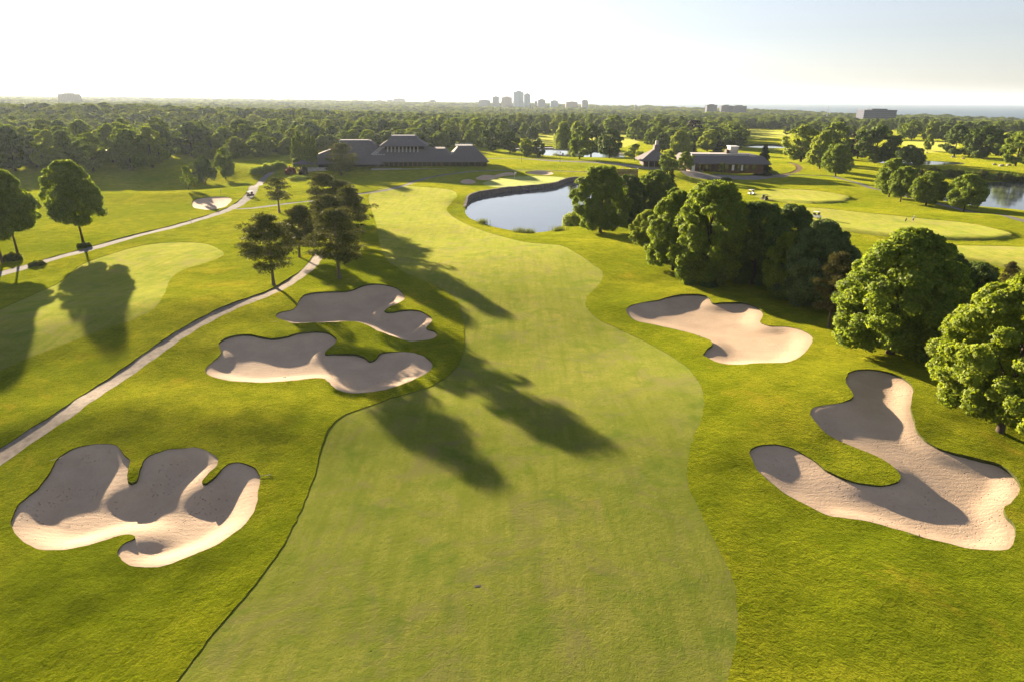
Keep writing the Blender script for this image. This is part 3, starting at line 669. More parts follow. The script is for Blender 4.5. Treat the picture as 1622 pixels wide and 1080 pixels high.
def pine_arrays(H, R, z0, nwh, npuff, needle, size, flat_top=0.3, tuft=70, seed=1):
    r = np.random.default_rng(seed); Ps = []; Ns = []; limbs = []
    for i in range(nwh):
        u = (i + r.random() * .6) / nwh; z = z0 + u * (H - z0) * 0.97
        e = R * (math.sin(math.pi * min(1, (u * 0.80 + 0.22))) ** 0.8) * (1 - 0.38 * u)
        nbr = int(3 + r.integers(0, 3)) if u < .85 else 3; a0 = r.random() * 6.28
        for b in range(nbr):
            a = a0 + 6.28 * b / nbr + r.normal() * .35; L = e * (0.55 + 0.55 * r.random())
            rise = 0.10 * L + r.normal() * .2 + 0.25 * L * u
            tip = np.array([math.cos(a) * L, math.sin(a) * L, z + rise]); base = np.array([0, 0, z])
            limbs.append((base, tip))
            for q in range(npuff):
                t = 1 - 0.62 * (q / max(1, npuff)) ** 1.0 * (0.8 + .4 * r.random())
                c = base + (tip - base) * t + r.normal(size=3) * np.array([.35, .35, .12]) * (R / 4)
                pr = R * (0.13 + 0.09 * r.random())
                d = unit(r.normal(size=(tuft, 3)) + np.array([0, 0, 0.45]))
                Ps.append(c + d * pr * np.array([1.25, 1.25, 0.42]) * (0.55 + .5 * r.random((tuft, 1))))
                Ns.append(d)
    P = np.concatenate(Ps); D = np.concatenate(Ns)
    # needle tufts: long narrow blades pointing outward
    A = unit(D + r.normal(size=P.shape) * .45); S = unit(np.cross(A, r.normal(size=P.shape)))
    L = size * (0.7 + .6 * r.random((len(P), 1)))
    V = np.stack([P - S * L * needle, P + A * L * .5 - S * L * needle * .3, P + A * L, P + S * L * needle + A * L * .1], 1).reshape(-1, 3)
    F = np.arange(len(P) * 4).reshape(-1, 4)
    return (V, F), limbs
def spruce_arrays(H, R, z0, n, size, seed=1, power=0.9):
    r = np.random.default_rng(seed); tiers = max(9, int(H / 0.9))
    t = r.integers(0, tiers, n * 2); u = (t + 0.0) / tiers
    keep = r.random(n * 2) < (1 - u) ** 1.0 + 0.08; t = t[keep][:n]; u = u[keep][:n]; n = len(t)
    nbr = 9; br = r.integers(0, nbr, n); a = br * 6.283 / nbr + t * 1.1 + r.normal(size=n) * 0.16
    e = R * (1 - u) ** power * (0.85 + 0.3 * np.sin(br * 7.1 + t * 3.3)); q = r.random(n) ** 0.55
    z = z0 + u * (H - z0) * 0.98 - q * e * 0.28 + (1 - q) * .3 + r.normal(size=n) * 0.10
    P = np.stack([np.cos(a) * e * q, np.sin(a) * e * q, z], 1)
    D = unit(np.stack([np.cos(a), np.sin(a), np.full(n, -0.25)], 1) + r.normal(size=(n, 3)) * .5)
    S = unit(np.cross(D, r.normal(size=(n, 3)) * .5 + np.array([0, 0, 1.0])))
    L = size * (0.7 + .6 * r.random((n, 1)))
    V = np.stack([P - S * L * .25, P + D * L * .6 - S * L * .15, P + D * L, P + S * L * .25], 1).reshape(-1, 3)
    return (V, np.arange(n * 4).reshape(-1, 4))
# prototypes: (crown mesh data, trunk mesh data, natural width, natural height)
PROTO = {}
def proto(key, crown, cmat, trunk, tmat, W, H):
    me_o = mesh_from('crown', crown[0], crown[1], cmat); me = me_o.data; bpy.data.objects.remove(me_o)
    to = trunk.build('trunk', tmat, smooth=True); tm = to.data; bpy.data.objects.remove(to)
    PROTO[key] = (me, tm, W, H, cmat, tmat)
def decid_proto(key, R, H, z0, shape, nb, nleaf, leaf, cmat, r0, nl=9, lean=0.0, **kw):
    cr, cs = crown_decid(R, H, z0, shape, nb, nleaf, leaf, **kw)
    if lean: 
        cr[0][:, 0] += lean * H * np.clip(cr[0][:, 2] / H, 0, 1) ** 1.3
        cs = cs.copy(); cs[:, 0] += lean * H * (cs[:, 2] / H) ** 1.3
    proto(key, cr, MAT[cmat], trunk_mb(H, H * 0.8, r0, cs, nl, lean), MAT['bark'], 2 * R, H)
# near, dense
for _k, _h, _z, _s, _m in [('big_a', 18, 1.3, 'round', 'leaf'), ('big_b', 17, 0.9, 'oval', 'leaf'), ('big_c', 16, 0.7, 'oval', 'leaf'), ('big_dark', 16, 0.8, 'round', 'leaf_dark'), ('big_blue', 15, 0.5, 'dome', 'leaf_blue')]:
    decid_proto(_k, 8, _h, _z, _s, 260, 84000, 0.38, _m, 0.42, 12, blob=(0.12, 0.23), shell=0.62, lump=0.12)
decid_proto('near_light', 8, 17, 1.6, 'oval', 300, 100000, 0.34, 'leaf_light', 0.32, 14, blob=(0.09, 0.19), shell=0.6, lump=0.12)
decid_proto('lolly', 6, 18, 5.0, 'egg', 200, 52000, 0.38, 'leaf', 0.27, 14, lean=-0.05, blob=(0.17, 0.28), lump=0.07, shell=0.6)
decid_proto('lolly2', 6, 18, 5.8, 'oval', 190, 52000, 0.38, 'leaf', 0.27, 14, lean=0.04, blob=(0.17, 0.29), lump=0.10, shell=0.6)
# middle distance
for i, (sh, mt, ht, zz) in enumerate([('round', 'leaf', 14, 1.6), ('egg', 'leaf', 15, 2.0), ('dome', 'leaf', 12, 1.2), ('oval', 'leaf_light', 14, 1.8), ('round', 'leaf_dark', 13, 1.6), ('egg', 'leaf_blue', 15, 1.2)]):
    decid_proto('mid%d' % i, 6, ht, zz * .8, sh, 75, 10000, 0.68, mt, 0.32, 5, blob=(0.17, 0.29))
decid_proto('ball', 5.5, 12.5, 1.7, 'egg', 170, 22000, 0.42, 'leaf', 0.24, 5, blob=(0.17, 0.27), lump=0.02)
decid_proto('ball2', 5.5, 12.0, 2.0, 'round', 150, 20000, 0.42, 'leaf', 0.24, 5, blob=(0.16, 0.27), lump=0.04)
decid_proto('open', 5, 10.5, 2.0, 'dome', 26, 5000, 0.55, 'leaf', 0.22, 9, blob=(0.18, 0.3), lump=.15)
decid_proto('purple', 6, 14, 1.5, 'round', 45, 8000, 0.7, 'leaf_purple', 0.3, 4)
decid_proto('darkspread', 7, 9.5, 1.8, 'dome', 50, 9000, 0.6, 'leaf_dark', 0.3, 6)
decid_proto('willow', 6.5, 14, 2.5, 'dome', 60, 15000, 0.95, 'leaf_light', 0.35, 6, droop=1.7)
decid_proto('poplar', 2.2, 17, 0.8, 'column', 60, 9000, 0.55, 'leaf', 0.28, 0, blob=(0.3, 0.5))
def pine_proto(key, H, R, z0, nwh, npuff, seed, cmat='needle', tuft=70, size=0.5, lean=0.0):
    (V, F), limbs = pine_arrays(H, R, z0, nwh, npuff, 0.16, size, tuft=tuft, seed=seed)
    m = MB(); k = 8
    m.tube([(0.1 * math.sin(t * 4 + seed), 0.08 * math.sin(t * 6), -0.5 + t * (H - .3)) for t in np.linspace(0, 1, k)], [0.30 * (1.3 if i == 0 else 1) * (1 - 0.85 * i / (k - 1)) for i in range(k)], 8)
    for a, b in limbs: m.tube([a, (a + b) / 2 + np.array([0, 0, -.1]), b], [0.09, 0.06, 0.02], 4, False)
    V = V.copy()
    proto(key, (V, F), MAT[cmat], m, MAT['pinebark'], 2 * R, H)
pine_proto('pine_a', 14, 5.6, 3.8, 8, 4, 3, tuft=130)
pine_proto('pine_b', 14.5, 5.2, 4.0, 9, 4, 8, tuft=130)
pine_proto('pine_c', 13, 5.0, 3.2, 9, 4, 15, tuft=140)
pine_proto('pine_small', 9.5, 3.4, 3.0, 7, 3, 21, tuft=80, size=.4)
pine_proto('pine_brown', 13, 4.2, 2.6, 9, 3, 31, 'needle_brown', tuft=110)
pine_proto('pine_bushy', 13, 6.0, 1.2, 10, 5, 41, tuft=90)
proto('spruce', spruce_arrays(15, 3.6, 0.9, 15000, 0.8, 5), MAT['needle_blue'], MB().tube([(0, 0, -.5), (0, 0, 7), (0, 0, 14.8)], [.3, .2, .03], 7), MAT['pinebark'], 7.2, 15)
proto('conifer', spruce_arrays(12, 3.0, 0.6, 9000, 0.7, 9), MAT['needle'], MB().tube([(0, 0, -.5), (0, 0, 6), (0, 0, 11.8)], [.25, .15, .03], 7), MAT['pinebark'], 6, 12)

def px_dz(py, Y, X):
    """height above camera of the point at ground position (X,Y) that projects on photo row py"""
    p = np.array([X, Y, 0.0]); lo, hi = -60.0, 80.0
    for _ in range(40):
        m = (lo + hi) / 2; q = np.array([X, Y, m]); row = 540 - FPX * (q @ cU) / (q @ cF)
        if row > py: lo = m
        else: hi = m
    return m
def depth_of(X, Y, z=0): return float(np.array([X, Y, z - CAM_H]) @ cF)
def tree(name, key, X, Y, w, h, label, cat, group=None, rz=None, tilt=0.0, cname='crown', zoff=0.0):
    me, tm, W, H, cm, tmt = PROTO[key]
    t = empty(name, (X, Y, gz(X, Y) + zoff), rng.random() * 6.28 if rz is None else rz, label, cat, group)
    t.scale = (w / W, w / W, h / H)
    if tilt: t.rotation_euler = (0, tilt, 0 if rz is None else rz)
    a = bpy.data.objects.new(cname, me); COL.objects.link(a); a.parent = t
    b = bpy.data.objects.new('trunk', tm); COL.objects.link(b); b.parent = t
    return t
def ptree(name, key, bx, by, topy, wpx, label, cat, group=None, cx=None, **kw):
    X, Y = A1(bx, by); g = gz(X, Y)
    h = px_dz(topy, Y, X) + CAM_H - g
    w = wpx * depth_of(X, Y, g + h / 2) / FPX
    return tree(name, key, X, Y, w, max(h, 1.5), label, cat, group, **kw)
# --- pines left of the fairway
PG = 'dark pines beside the gravel path'
ptree('pine_tree', 'pine_a', 434, 453, 340, 104, 'dark pine left of the gravel path, standing clear of the other pines', 'pine tree', PG, rz=2.4)
ptree('pine_tree', 'pine_b', 537, 442, 328, 100, 'dark pine right of the gravel path, just above the shaded bunker', 'pine tree', PG, rz=0.5)
ptree('pine_tree', 'pine_c', 474, 408, 326, 68, 'leaning pine between the two front pines beside the path', 'pine tree', PG, rz=0.0, tilt=0.10)
ptree('pine_tree', 'pine_a', 556, 385, 296, 84, 'wide pine at the back right of the pine clump, nearest the fairway', 'pine tree', PG, rz=1.0)
ptree('pine_tree', 'pine_b', 516, 352, 272, 62, 'pine at the back of the clump whose top rises highest in the photo', 'pine tree', PG, rz=4.0)
ptree('pine_tree', 'pine_c', 524, 392, 310, 78, 'pine hidden in the middle of the dense pine clump', 'pine tree', PG, rz=5.0)
ptree('pine_tree', 'pine_bushy', 543, 352, 285, 70, 'bushy pine behind the wide pine of the clump', 'pine tree', PG, rz=3.0)
ptree('pine_tree', 'pine_small', 443, 337, 281, 44, 'small slender lone pine between the cart path and the pine clump', 'pine tree', rz=2.0)
ptree('pine_tree', 'pine_bushy', 541, 278, 226, 60, 'bushy round pine in front of the clubhouse wing', 'pine tree', rz=2.0)
# --- lollipop trees at the left edge
XL, YL = A1(133, 387)
ptree('shade_tree', 'lolly', 133, 389, 252, 84, 'tall dark shade tree on a slim trunk beside the cart path', 'shade tree', rz=0.3)
ptree('shade_tree', 'lolly2', 30, 410, 266, 84, 'tall shade tree with a slim trunk nearest the left edge of the photo', 'shade tree', rz=2.6)
ptree('shade_tree', 'lolly', 4, 416, 268, 84, 'shade tree half cut off by the left edge of the photo', 'shade tree', rz=1.2)
ptree('shade_tree', 'lolly2', -90, 420, 262, 92, 'shade tree just outside the left edge', 'shade tree', rz=5.2)
# --- big trees right of the fairway
RG = 'big broadleaf trees right of the fairway'
BIG = [
 ('big_a', 951, 369, 261, 88, 'broad leafy tree standing alone at the pond corner with its trunk showing'),
 ('big_dark', 990, 356, 276, 70, 'dark tree just behind the pond corner tree'),
 ('big_b', 1036, 350, 268, 76, 'tree with a sunlit top between the fence and the lime green tree'),
 ('big_c', 1064, 368, 296, 48, 'dark smaller tree filling the gap left of the giant maple'),
 ('near_light', 1023, 396, 332, 62, 'low lime green tree at the left foot of the giant maple'),
 ('big_b', 1066, 428, 300, 100, 'left lobe of the giant maple pair, lime green toward the sun'),
 ('big_a', 1118, 447, 284, 142, 'giant maple with the highest crown, behind the pale bunker'),
 ('big_dark', 1192, 450, 318, 112, 'very dark tree right behind the giant maple'),
 ('big_dark', 1238, 440, 322, 100, 'very dark tree whose crown touches the far fairway with the white cart'),
 ('big_blue', 1288, 482, 347, 140, 'blue green spreading tree with foliage down to the ground'),
 ('big_c', 1238, 474, 366, 70, 'lower blue dark tree tucked between the giant maple and the blue green one'),
 ('big_b', 1410, 560, 358, 212, 'massive rounded tree above the hook shaped bunker'),
 ('big_dark', 1478, 520, 398, 96, 'dark tree attached to the right side of the massive rounded tree'),
 ('big_dark', 1536, 500, 414, 76, 'dark low tree between the massive tree and the bright right edge tree'),
 ('near_light', 1584, 684, 430, 258, 'bright green tree at the right edge, its trunk on the lawn'),
 ('big_c', 1700, 620, 430, 200, 'tree outside the right edge behind the bright green tree'),
]
for key, bx, by, ty, w, lab in BIG: ptree('maple_tree', key, bx, by, ty, w, lab, 'broadleaf tree', RG)
ptree('pine_tree', 'pine_brown', 1312, 520, 398, 68, 'brownish pine with a pale thin trunk between two massive broadleaf trees', 'pine tree', rz=1.0)
ptree('pine_tree', 'pine_brown', 1586, 486, 414, 34, 'small brownish conifer peeking out behind the bright right edge tree', 'pine tree')
ptree('spruce_tree', 'conifer', 1060, 322, 264, 24, 'narrow dark conifer behind the tree with a sunlit top', 'spruce tree')
# --- row of four and rounded trees
RW = 'row of four round trees along the thin path'
for key, bx, by, ty, w, lab in [('ball', 1408, 312, 250, 47, 'dark round tree, first of the row of four seen from the clubhouse'), ('ball2', 1426, 320, 263, 45, 'second round tree of the row of four, overlapping the first'),
    ('ball', 1466, 327, 271, 55, 'third round tree of the row of four, standing free'), ('ball2', 1526, 336, 275, 60, 'last tree of the row of four, tinged with orange, by the pond')]:
    ptree('round_tree', key, bx, by, ty, w, lab, 'round tree', RW)
ptree('round_tree', 'ball', 1323, 280, 228, 47, 'neat dark egg shaped tree right of the lime trees', 'round tree')
ptree('spruce_tree', 'spruce', 1207, 278, 228, 28, 'blue green spruce at the right end of the low clubhouse', 'spruce tree')
MIDT = [
 ('lime_tree', 'mid3', 1298, 268, 208, 44, 'lime green tree whose thin trunk shows beside the egg shaped tree'),
 ('lime_tree', 'mid3', 1268, 257, 198, 60, 'large lime green tree at the left of the group above the loop path'),
 ('maple_tree', 'mid0', 1320, 252, 193, 48, 'tree at the back of the lime tree group'),
 ('maple_tree', 'mid4', 1385, 259, 198, 70, 'tall dark green tree behind the row of four'),
 ('copper_tree', 'purple', 1358, 252, 210, 38, 'dark copper leaved tree left of the tall dark green tree'),
 ('dark_tree', 'darkspread', 1437, 264, 229, 50, 'low dark spreading tree beside the creek'),
 ('dark_tree', 'darkspread', 1402, 259, 225, 34, 'dark bush like tree touching the low spreading tree'),
 ('poplar_tree', 'mid5', 1511, 248, 197, 44, 'tall open tree left of the far right grove'),
 ('maple_tree', 'mid4', 1556, 252, 198, 60, 'darkest rounded tree of the far right grove'),
 ('maple_tree', 'mid1', 1534, 249, 216, 26, 'small light tree in front of the far right grove'),
 ('maple_tree', 'mid1', 1608, 264, 208, 52, 'tree at the right edge of the photo above the reeds'),
 ('birch_tree', 'mid3', 1469, 239, 213, 16, 'small pale lone tree on the far mound'),
 ('birch_tree', 'mid5', 1246, 214, 202, 11, 'tiny round lone tree left of the lime trees on the far fairway'),
 ('round_tree', 'ball', 831, 222, 195, 19, 'light half of the tree pair on the far fairway'),
 ('round_tree', 'darkspread', 843, 223, 199, 21, 'dark half of the tree pair on the far fairway'),
 ('willow_tree', 'willow', 892, 236, 193, 36, 'weeping willow hanging over the far pond'),
 ('willow_tree', 'willow', 912, 232, 192, 26, 'second smaller weeping willow right of the first'),
 ('maple_tree', 'mid1', 918, 253, 200, 40, 'leftmost of the three tall trees before the far pond'),
 ('maple_tree', 'mid4', 936, 248, 197, 42, 'middle of the three tall trees before the far pond'),
 ('maple_tree', 'mid4', 965, 251, 203, 42, 'rightmost of the three tall trees before the far pond'),
 ('maple_tree', 'open', 1005, 255, 228, 31, 'small open crowned tree left of the pavilion roof'),
 ('maple_tree', 'mid1', 972, 217, 182, 38, 'tall tree beyond the far pond with a sunlit left side'),
 ('maple_tree', 'mid2', 1007, 222, 189, 36, 'tree right of the tall tree beyond the far pond'),
 ('maple_tree', 'mid0', 1044, 216, 186, 46, 'wide tree on the far fairway above the pavilion'),
 ('copper_tree', 'purple', 1097, 221, 190, 32, 'dark copper leaved tree far behind the low clubhouse'),
 ('maple_tree', 'mid4', 1049, 241, 211, 36, 'dark tree right behind the pavilion cupola'),
 ('willow_tree', 'willow', 1076, 244, 206, 36, 'willow like pale tree behind the low clubhouse roof'),
 ('spruce_tree', 'spruce', 1097, 241, 226, 14, 'small blue spruce left behind the low clubhouse'),
 ('lime_tree', 'mid3', 1120, 240, 211, 40, 'pale green tree behind the flat roof'),
 ('spruce_tree', 'spruce', 1136, 241, 214, 17, 'taller blue spruce behind the flat roof'),
 ('maple_tree', 'mid4', 1162, 236, 208, 36, 'round green tree behind the roof box'),
 ('maple_tree', 'mid0', 1158, 226, 197, 38, 'dark tree behind the round green tree'),
 ('maple_tree', 'mid1', 1057, 276, 238, 31, 'leafy tree in front of the gap between pavilion and low clubhouse'),
 ('maple_tree', 'mid1', 1085, 272, 240, 30, 'smaller leafy tree at the left end of the low clubhouse'),
 ('birch_tree', 'open', 1143, 276, 258, 14, 'little tree in front of the low clubhouse windows'),
 ('maple_tree', 'mid1', 834, 249, 219, 24, 'young tree left of the pair along the drive'),
 ('maple_tree', 'mid4', 853, 250, 219, 20, 'young tree right of the pair along the drive'),
 ('maple_tree', 'mid4', 808, 243, 208, 32, 'dark tree at the right end of the wooden clubhouse'),
 ('maple_tree', 'mid4', 780, 240, 200, 36, 'dark round tree above the railing of the wooden clubhouse'),
 ('maple_tree', 'open', 299, 302, 263, 26, 'low crooked tree, leftmost of the small trees by the valley'),
 ('maple_tree', 'open', 308, 296, 260, 20, 'thin tree just right of the crooked one'),
 ('maple_tree', 'darkspread', 326, 291, 247, 38, 'dark round headed tree in the middle of the small trees'),
 ('maple_tree', 'mid1', 358, 285, 234, 32, 'tallest of the small trees by the valley'),
 ('maple_tree', 'open', 366, 280, 242, 22, 'right hand small tree beside the tallest one'),
]
for nm, key, bx, by, ty, w, lab in MIDT: ptree(nm, key, bx, by, ty, w, lab, nm.replace('_', ' '))
for i, (bx, ty, w) in enumerate([(469, 218, 11), (476, 208, 13), (484, 214, 13), (493, 213, 12), (500, 216, 11)]):
    ptree('poplar_tree', 'poplar', bx, 268, ty, w + 3, ['first columnar poplar from the left, beside the clubhouse roof', 'tallest columnar poplar, second from the left', 'third columnar poplar in the middle of the row', 'fourth columnar poplar from the left', 'poplar nearest the clubhouse roof'][i], 'poplar tree', 'poplars beside the clubhouse')
for i, (bx, ty, w) in enumerate([(640, 205, 10), (672, 200, 14), (697, 197, 13), (735, 206, 12)]):
    ptree('conifer_tree', 'conifer', bx, 234, ty, w + 2, ['slim conifer behind the central roof ridge', 'pale conifer right of the central roof', 'pointed conifer in the middle behind the long roof', 'pointed conifer near the right pavilion roof'][i], 'conifer tree', 'conifers behind the clubhouse')
# --- forest belts: single trees up to ~200, then the far woods as one mass
FG = 'trees of the woods around the course'; WOOD = []
def belt(poly, spacing, n, keys, label, hh=(13, 18), far=False):
    P = np.array(poly, float); out = 0; tries = 0; pl = []
    W = at(P[:, 0], P[:, 1]); b0, b1 = W.min(0), W.max(0)
    while out < n and tries < 12000:
        tries += 1
        x = b0[0] + rng.random() * (b1[0] - b0[0]); y = b0[1] + rng.random() * (b1[1] - b0[1])
        if not inside(W, np.array([x]), np.array([y]))[0]: continue
        if pl and min((x - a) ** 2 + (y - b) ** 2 for a, b in pl) < spacing ** 2: continue
        pl.append((x, y)); h = hh[0] + rng.random() * (hh[1] - hh[0]); kk = keys[int(rng.integers(len(keys)))]
        WOOD.append((tree('woodland_tree', kk, x, y, h * (0.72 + .3 * rng.random()), h, label, 'woodland tree', FG), kk, h)); out += 1
    return W
MK = ['mid0', 'mid1', 'mid2', 'mid3', 'mid1', 'mid0', 'mid4', 'mid5']
FW = []
FW.append(belt([(-60, 275), (100, 277), (260, 268), (300, 252), (440, 246), (440, 238), (300, 238), (-60, 240)], 7.5, 60, MK, 'shaded tree in the wooded belt at left, behind the valley lawn', (15, 21)))
FW.append(belt([(380, 240), (460, 243), (520, 232), (620, 228), (760, 232), (800, 226), (800, 216), (380, 222)], 9, 62, MK, 'leafy tree in the dense wood behind the wooden clubhouse', (13, 18)))
FW.append(belt([(800, 213), (870, 211), (960, 208), (1080, 210), (1160, 208), (1160, 201), (800, 203)], 11, 36, MK, 'leafy tree in the wood behind the far fairways, centre', (13, 18)))
FW.append(belt([(1240, 208), (1420, 221), (1500, 228), (1640, 232), (1640, 212), (1240, 200)], 11, 50, MK, 'leafy tree in the wood edge at the far right', (13, 18)))
LOOK = {'mid0': 'round', 'mid1': 'egg shaped', 'mid2': 'low domed', 'mid3': 'pale green', 'mid4': 'very dark', 'mid5': 'blue green'}
LM = [(60, 'above the left edge shade trees'), (130, 'behind the tall shade tree'), (210, 'left of the small valley trees'), (280, 'just left of the small valley trees'), (330, 'behind the small valley trees'), (380, 'right of the small valley trees'),
      (430, 'behind the rounded hedge'), (470, 'behind the red shrub'), (510, 'behind the poplars'), (545, 'behind the left roof slope'), (590, 'above the left roof ridge'), (620, 'left of the central roof'), (660, 'behind the central roof'), (700, 'behind the long roof'),
      (740, 'behind the right roof pavilion'), (790, 'right of the wooden clubhouse'), (840, 'under the tall towers'), (900, 'behind the willows'), (960, 'behind the three tall trees'), (1020, 'behind the far pond'), (1080, 'behind the copper tree'),
      (1140, 'behind the flat roof'), (1200, 'behind the spruce'), (1270, 'behind the lime trees'), (1340, 'behind the lime group'), (1400, 'behind the dark spreading tree'), (1450, 'left of the lone pale tree'), (1500, 'behind the tall open tree'), (1560, 'behind the far right grove'), (9999, 'at the right edge of the photo')]
def wood_labels():
    from collections import defaultdict
    D = defaultdict(list)
    for t, k, h in WOOD:
        q = np.array([t.location.x, t.location.y, t.location.z + h * .6 - CAM_H]); px = 811 + FPX * (q @ cR) / (q @ cF)
        lm = next(b for a, b in LM if px < a + 22); D[(lm, LOOK[k])].append((t.location.y, px, t))
    ROWS = ['in the front row', 'in the second row', 'in the third row', 'in the fourth row', 'in the fifth row', 'in the sixth row', 'in the back row', 'behind the back row']
    for (lm, lk), L in D.items():
        L.sort(key=lambda v: v[0])
        for i, (_, px, t) in enumerate(L):
            if len(L) == 1: s_ = 'the only %s woodland tree %s' % (lk, lm)
            else:
                s_ = '%s woodland tree %s, %s' % (lk, lm, 'nearest of its look' if i == 0 else 'farthest of its look' if i == len(L) - 1 else ['', 'second', 'third', 'fourth', 'fifth', 'sixth', 'seventh', 'eighth'][min(i, 7)] + ' nearest of its look')
            t['label'] = s_
wood_labels()
# far woods: instances of six of the visible crowns on scattered points, one object
def far_woods():
    pts3 = []; sc = []; 
    keepouts = [at([p[0] for p in q], [p[1] for p in q]) for q in [
        [(790, 214), (1012, 212), (1030, 232), (1180, 236), (1170, 205), (1262, 205), (1262, 216), (1430, 222), (1560, 232), (1700, 240), (1700, 700), (790, 700)],
        [(-100, 276), (420, 262), (470, 240), (800, 236), (800, 700), (-300, 900)]]]
    R = 330.0
    while R < 9000:
        s = 8.5 + R * 0.0105
        n = int(math.radians(108) * R / s)
        a = np.linspace(-math.radians(54), math.radians(54), n) + rng.random(n) * (s / R) * 0.9
        r = R + (rng.random(n) - .5) * s * 1.1
        x = np.sin(a) * r; y = np.cos(a) * r
        ok = np.ones(n, bool)
        for k in keepouts + FW: ok &= ~inside(k, x, y)
        h = base_h(x, y); ok &= h > -36
        clear = vnoise(x, y, 21, 260) > 0.36
        ok &= ~(clear & (r > 700) & (rng.random(n) > .15))
        if R < 470: ok &= (np.abs(np.degrees(a)) > 30) | (R > 430)
        pts3.append(np.stack([x, y, h - 0.4], 1)[ok]); sc.append((np.maximum(0.85, s / 12.5) * (0.65 + .6 * rng.random(n)) * (1 + 0.9 * vnoise(x, y, 31, 90)))[ok])
        R += s * 0.92
    P = np.concatenate(pts3); S = np.concatenate(sc)
    me = bpy.data.meshes.new('far_woods'); me.vertices.add(len(P)); me.vertices.foreach_set('co', P.astype(np.float32).ravel())
    at_ = me.attributes.new('size', 'FLOAT', 'POINT'); at_.data.foreach_set('value', S.astype(np.float32))
    o = bpy.data.objects.new('far_woods', me); COL.objects.link(o)
    ng = bpy.data.node_groups.new('scatter', 'GeometryNodeTree')
    ng.interface.new_socket('Geometry', in_out='INPUT', socket_type='NodeSocketGeometry'); ng.interface.new_socket('Geometry', in_out='OUTPUT', socket_type='NodeSocketGeometry')
    gi = ng.nodes.new('NodeGroupInput'); go = ng.nodes.new('NodeGroupOutput'); L = ng.links.new
    jn = ng.nodes.new('GeometryNodeJoinGeometry')
    srcs = []
    for k in ['mid0', 'mid1', 'mid2', 'mid3', 'mid4', 'mid5']:
        s = next(ob for ob in COL.objects if ob.name.startswith('crown') and ob.data == PROTO[k][0]); srcs.append(s)
        oi = ng.nodes.new('GeometryNodeObjectInfo'); oi.inputs['Object'].default_value = s; oi.inputs['As Instance'].default_value = True
        L(oi.outputs['Geometry'], jn.inputs[0])
    iop = ng.nodes.new('GeometryNodeInstanceOnPoints'); L(gi.outputs[0], iop.inputs['Points']); L(jn.outputs[0], iop.inputs['Instance'])
    iop.inputs['Pick Instance'].default_value = True
    ri = ng.nodes.new('FunctionNodeRandomValue'); ri.data_type = 'INT'; ri.inputs[4].default_value = 0; ri.inputs[5].default_value = 5
    L(ri.outputs[2], iop.inputs['Instance Index'])
    rf = ng.nodes.new('FunctionNodeRandomValue'); rf.data_type = 'FLOAT_VECTOR'; rf.inputs[0].default_value = (0, 0, 0); rf.inputs[1].default_value = (0, 0, 6.28)
    L(rf.outputs[0], iop.inputs['Rotation'])
    na = ng.nodes.new('GeometryNodeInputNamedAttribute'); na.data_type = 'FLOAT'; na.inputs[0].default_value = 'size'
    cx = ng.nodes.new('ShaderNodeCombineXYZ'); L(na.outputs[0], cx.inputs[0]); L(na.outputs[0], cx.inputs[1])
    # far crowns grow wider rather than taller
    mr = ng.nodes.new('ShaderNodeMapRange'); L(na.outputs[0], mr.inputs[0]); mr.inputs[1].default_value = 0.6; mr.inputs[2].default_value = 6; mr.inputs[3].default_value = 0.8; mr.inputs[4].default_value = 1.45
    L(mr.outputs[0], cx.inputs[2]); L(cx.outputs[0], iop.inputs['Scale'])
    L(iop.outputs[0], go.inputs[0])
    md = o.modifiers.new('scatter', 'NODES'); md.node_group = ng
    tag(o, 'endless green woods reaching toward the lake', 'woods', kind='stuff')
    print('far woods', len(P))
far_woods()

# --- shrubs, hedges, reeds, weeds
def shrub(name, mat, px, py, wpx, hm, label, cat, group=None, n=2500, leaf=0.35, asp=0.75, yd=None):
    X, Y = A1(px, py); w = wpx * depth_of(X, Y) / FPX
    key = ('shrub', mat, n, leaf)
    P = rng.normal(size=(n, 3)); P = unit(P); P[:, 2] = np.abs(P[:, 2]); rad = (0.75 + .3 * rng.random(n)) * (1 + .22 * np.sin(P[:, 0] * 7 + px) * np.cos(P[:, 1] * 6))
    Q = P * rad[:, None] * np.array([w / 2, (yd or w) / 2, hm])
    V, F = leaf_arrays(Q, unit(P + rng.normal(size=(n, 3)) * .6), leaf, 0.8)
    o = mesh_from(name, V, F, MAT[mat]); o.location = (X, Y, gz(X, Y)); return tag(o, label, cat, group)
shrub('red_shrub', 'leaf_red', 461, 276, 16, 3.0, 'rounded red leaved shrub left of the clubhouse', 'shrub', n=2200, leaf=.5)
shrub('dark_shrub', 'leaf_purple', 481, 277, 14, 3.2, 'dark purple shrub right of the red shrub', 'shrub', n=1600, leaf=.5)
shrub('shrub', 'leaf', 473, 284, 30, 1.4, 'low green shrub bed in front of the red shrub', 'shrub', n=1800, leaf=.4)
for i, (px, py, w) in enumerate([(408, 276, 26), (424, 272, 28), (442, 268, 26)]):
    shrub('hedge', 'leaf', px, py, w, 3.2, ['left end of the rounded hedge beside the cart path', 'middle of the rounded hedge beside the cart path', 'right end of the rounded hedge, nearest the red shrub'][i], 'hedge', 'rounded hedge at the clubhouse corner', n=3500, leaf=.45)
shrub('shrub', 'leaf_light', 905, 357, 30, 3.4, 'bright yellow green shrub at the pond shore under the corner tree', 'shrub', n=3500, leaf=.35)
shrub('shrub', 'leaf_dark', 1219, 276, 26, 1.8, 'low dark hedge right of the spruce', 'shrub', n=1800, leaf=.4)
shrub('shrub', 'leaf_dark', 1150, 286, 18, 1.2, 'small dark hedge in front of the low clubhouse drive', 'shrub', n=1200, leaf=.35)
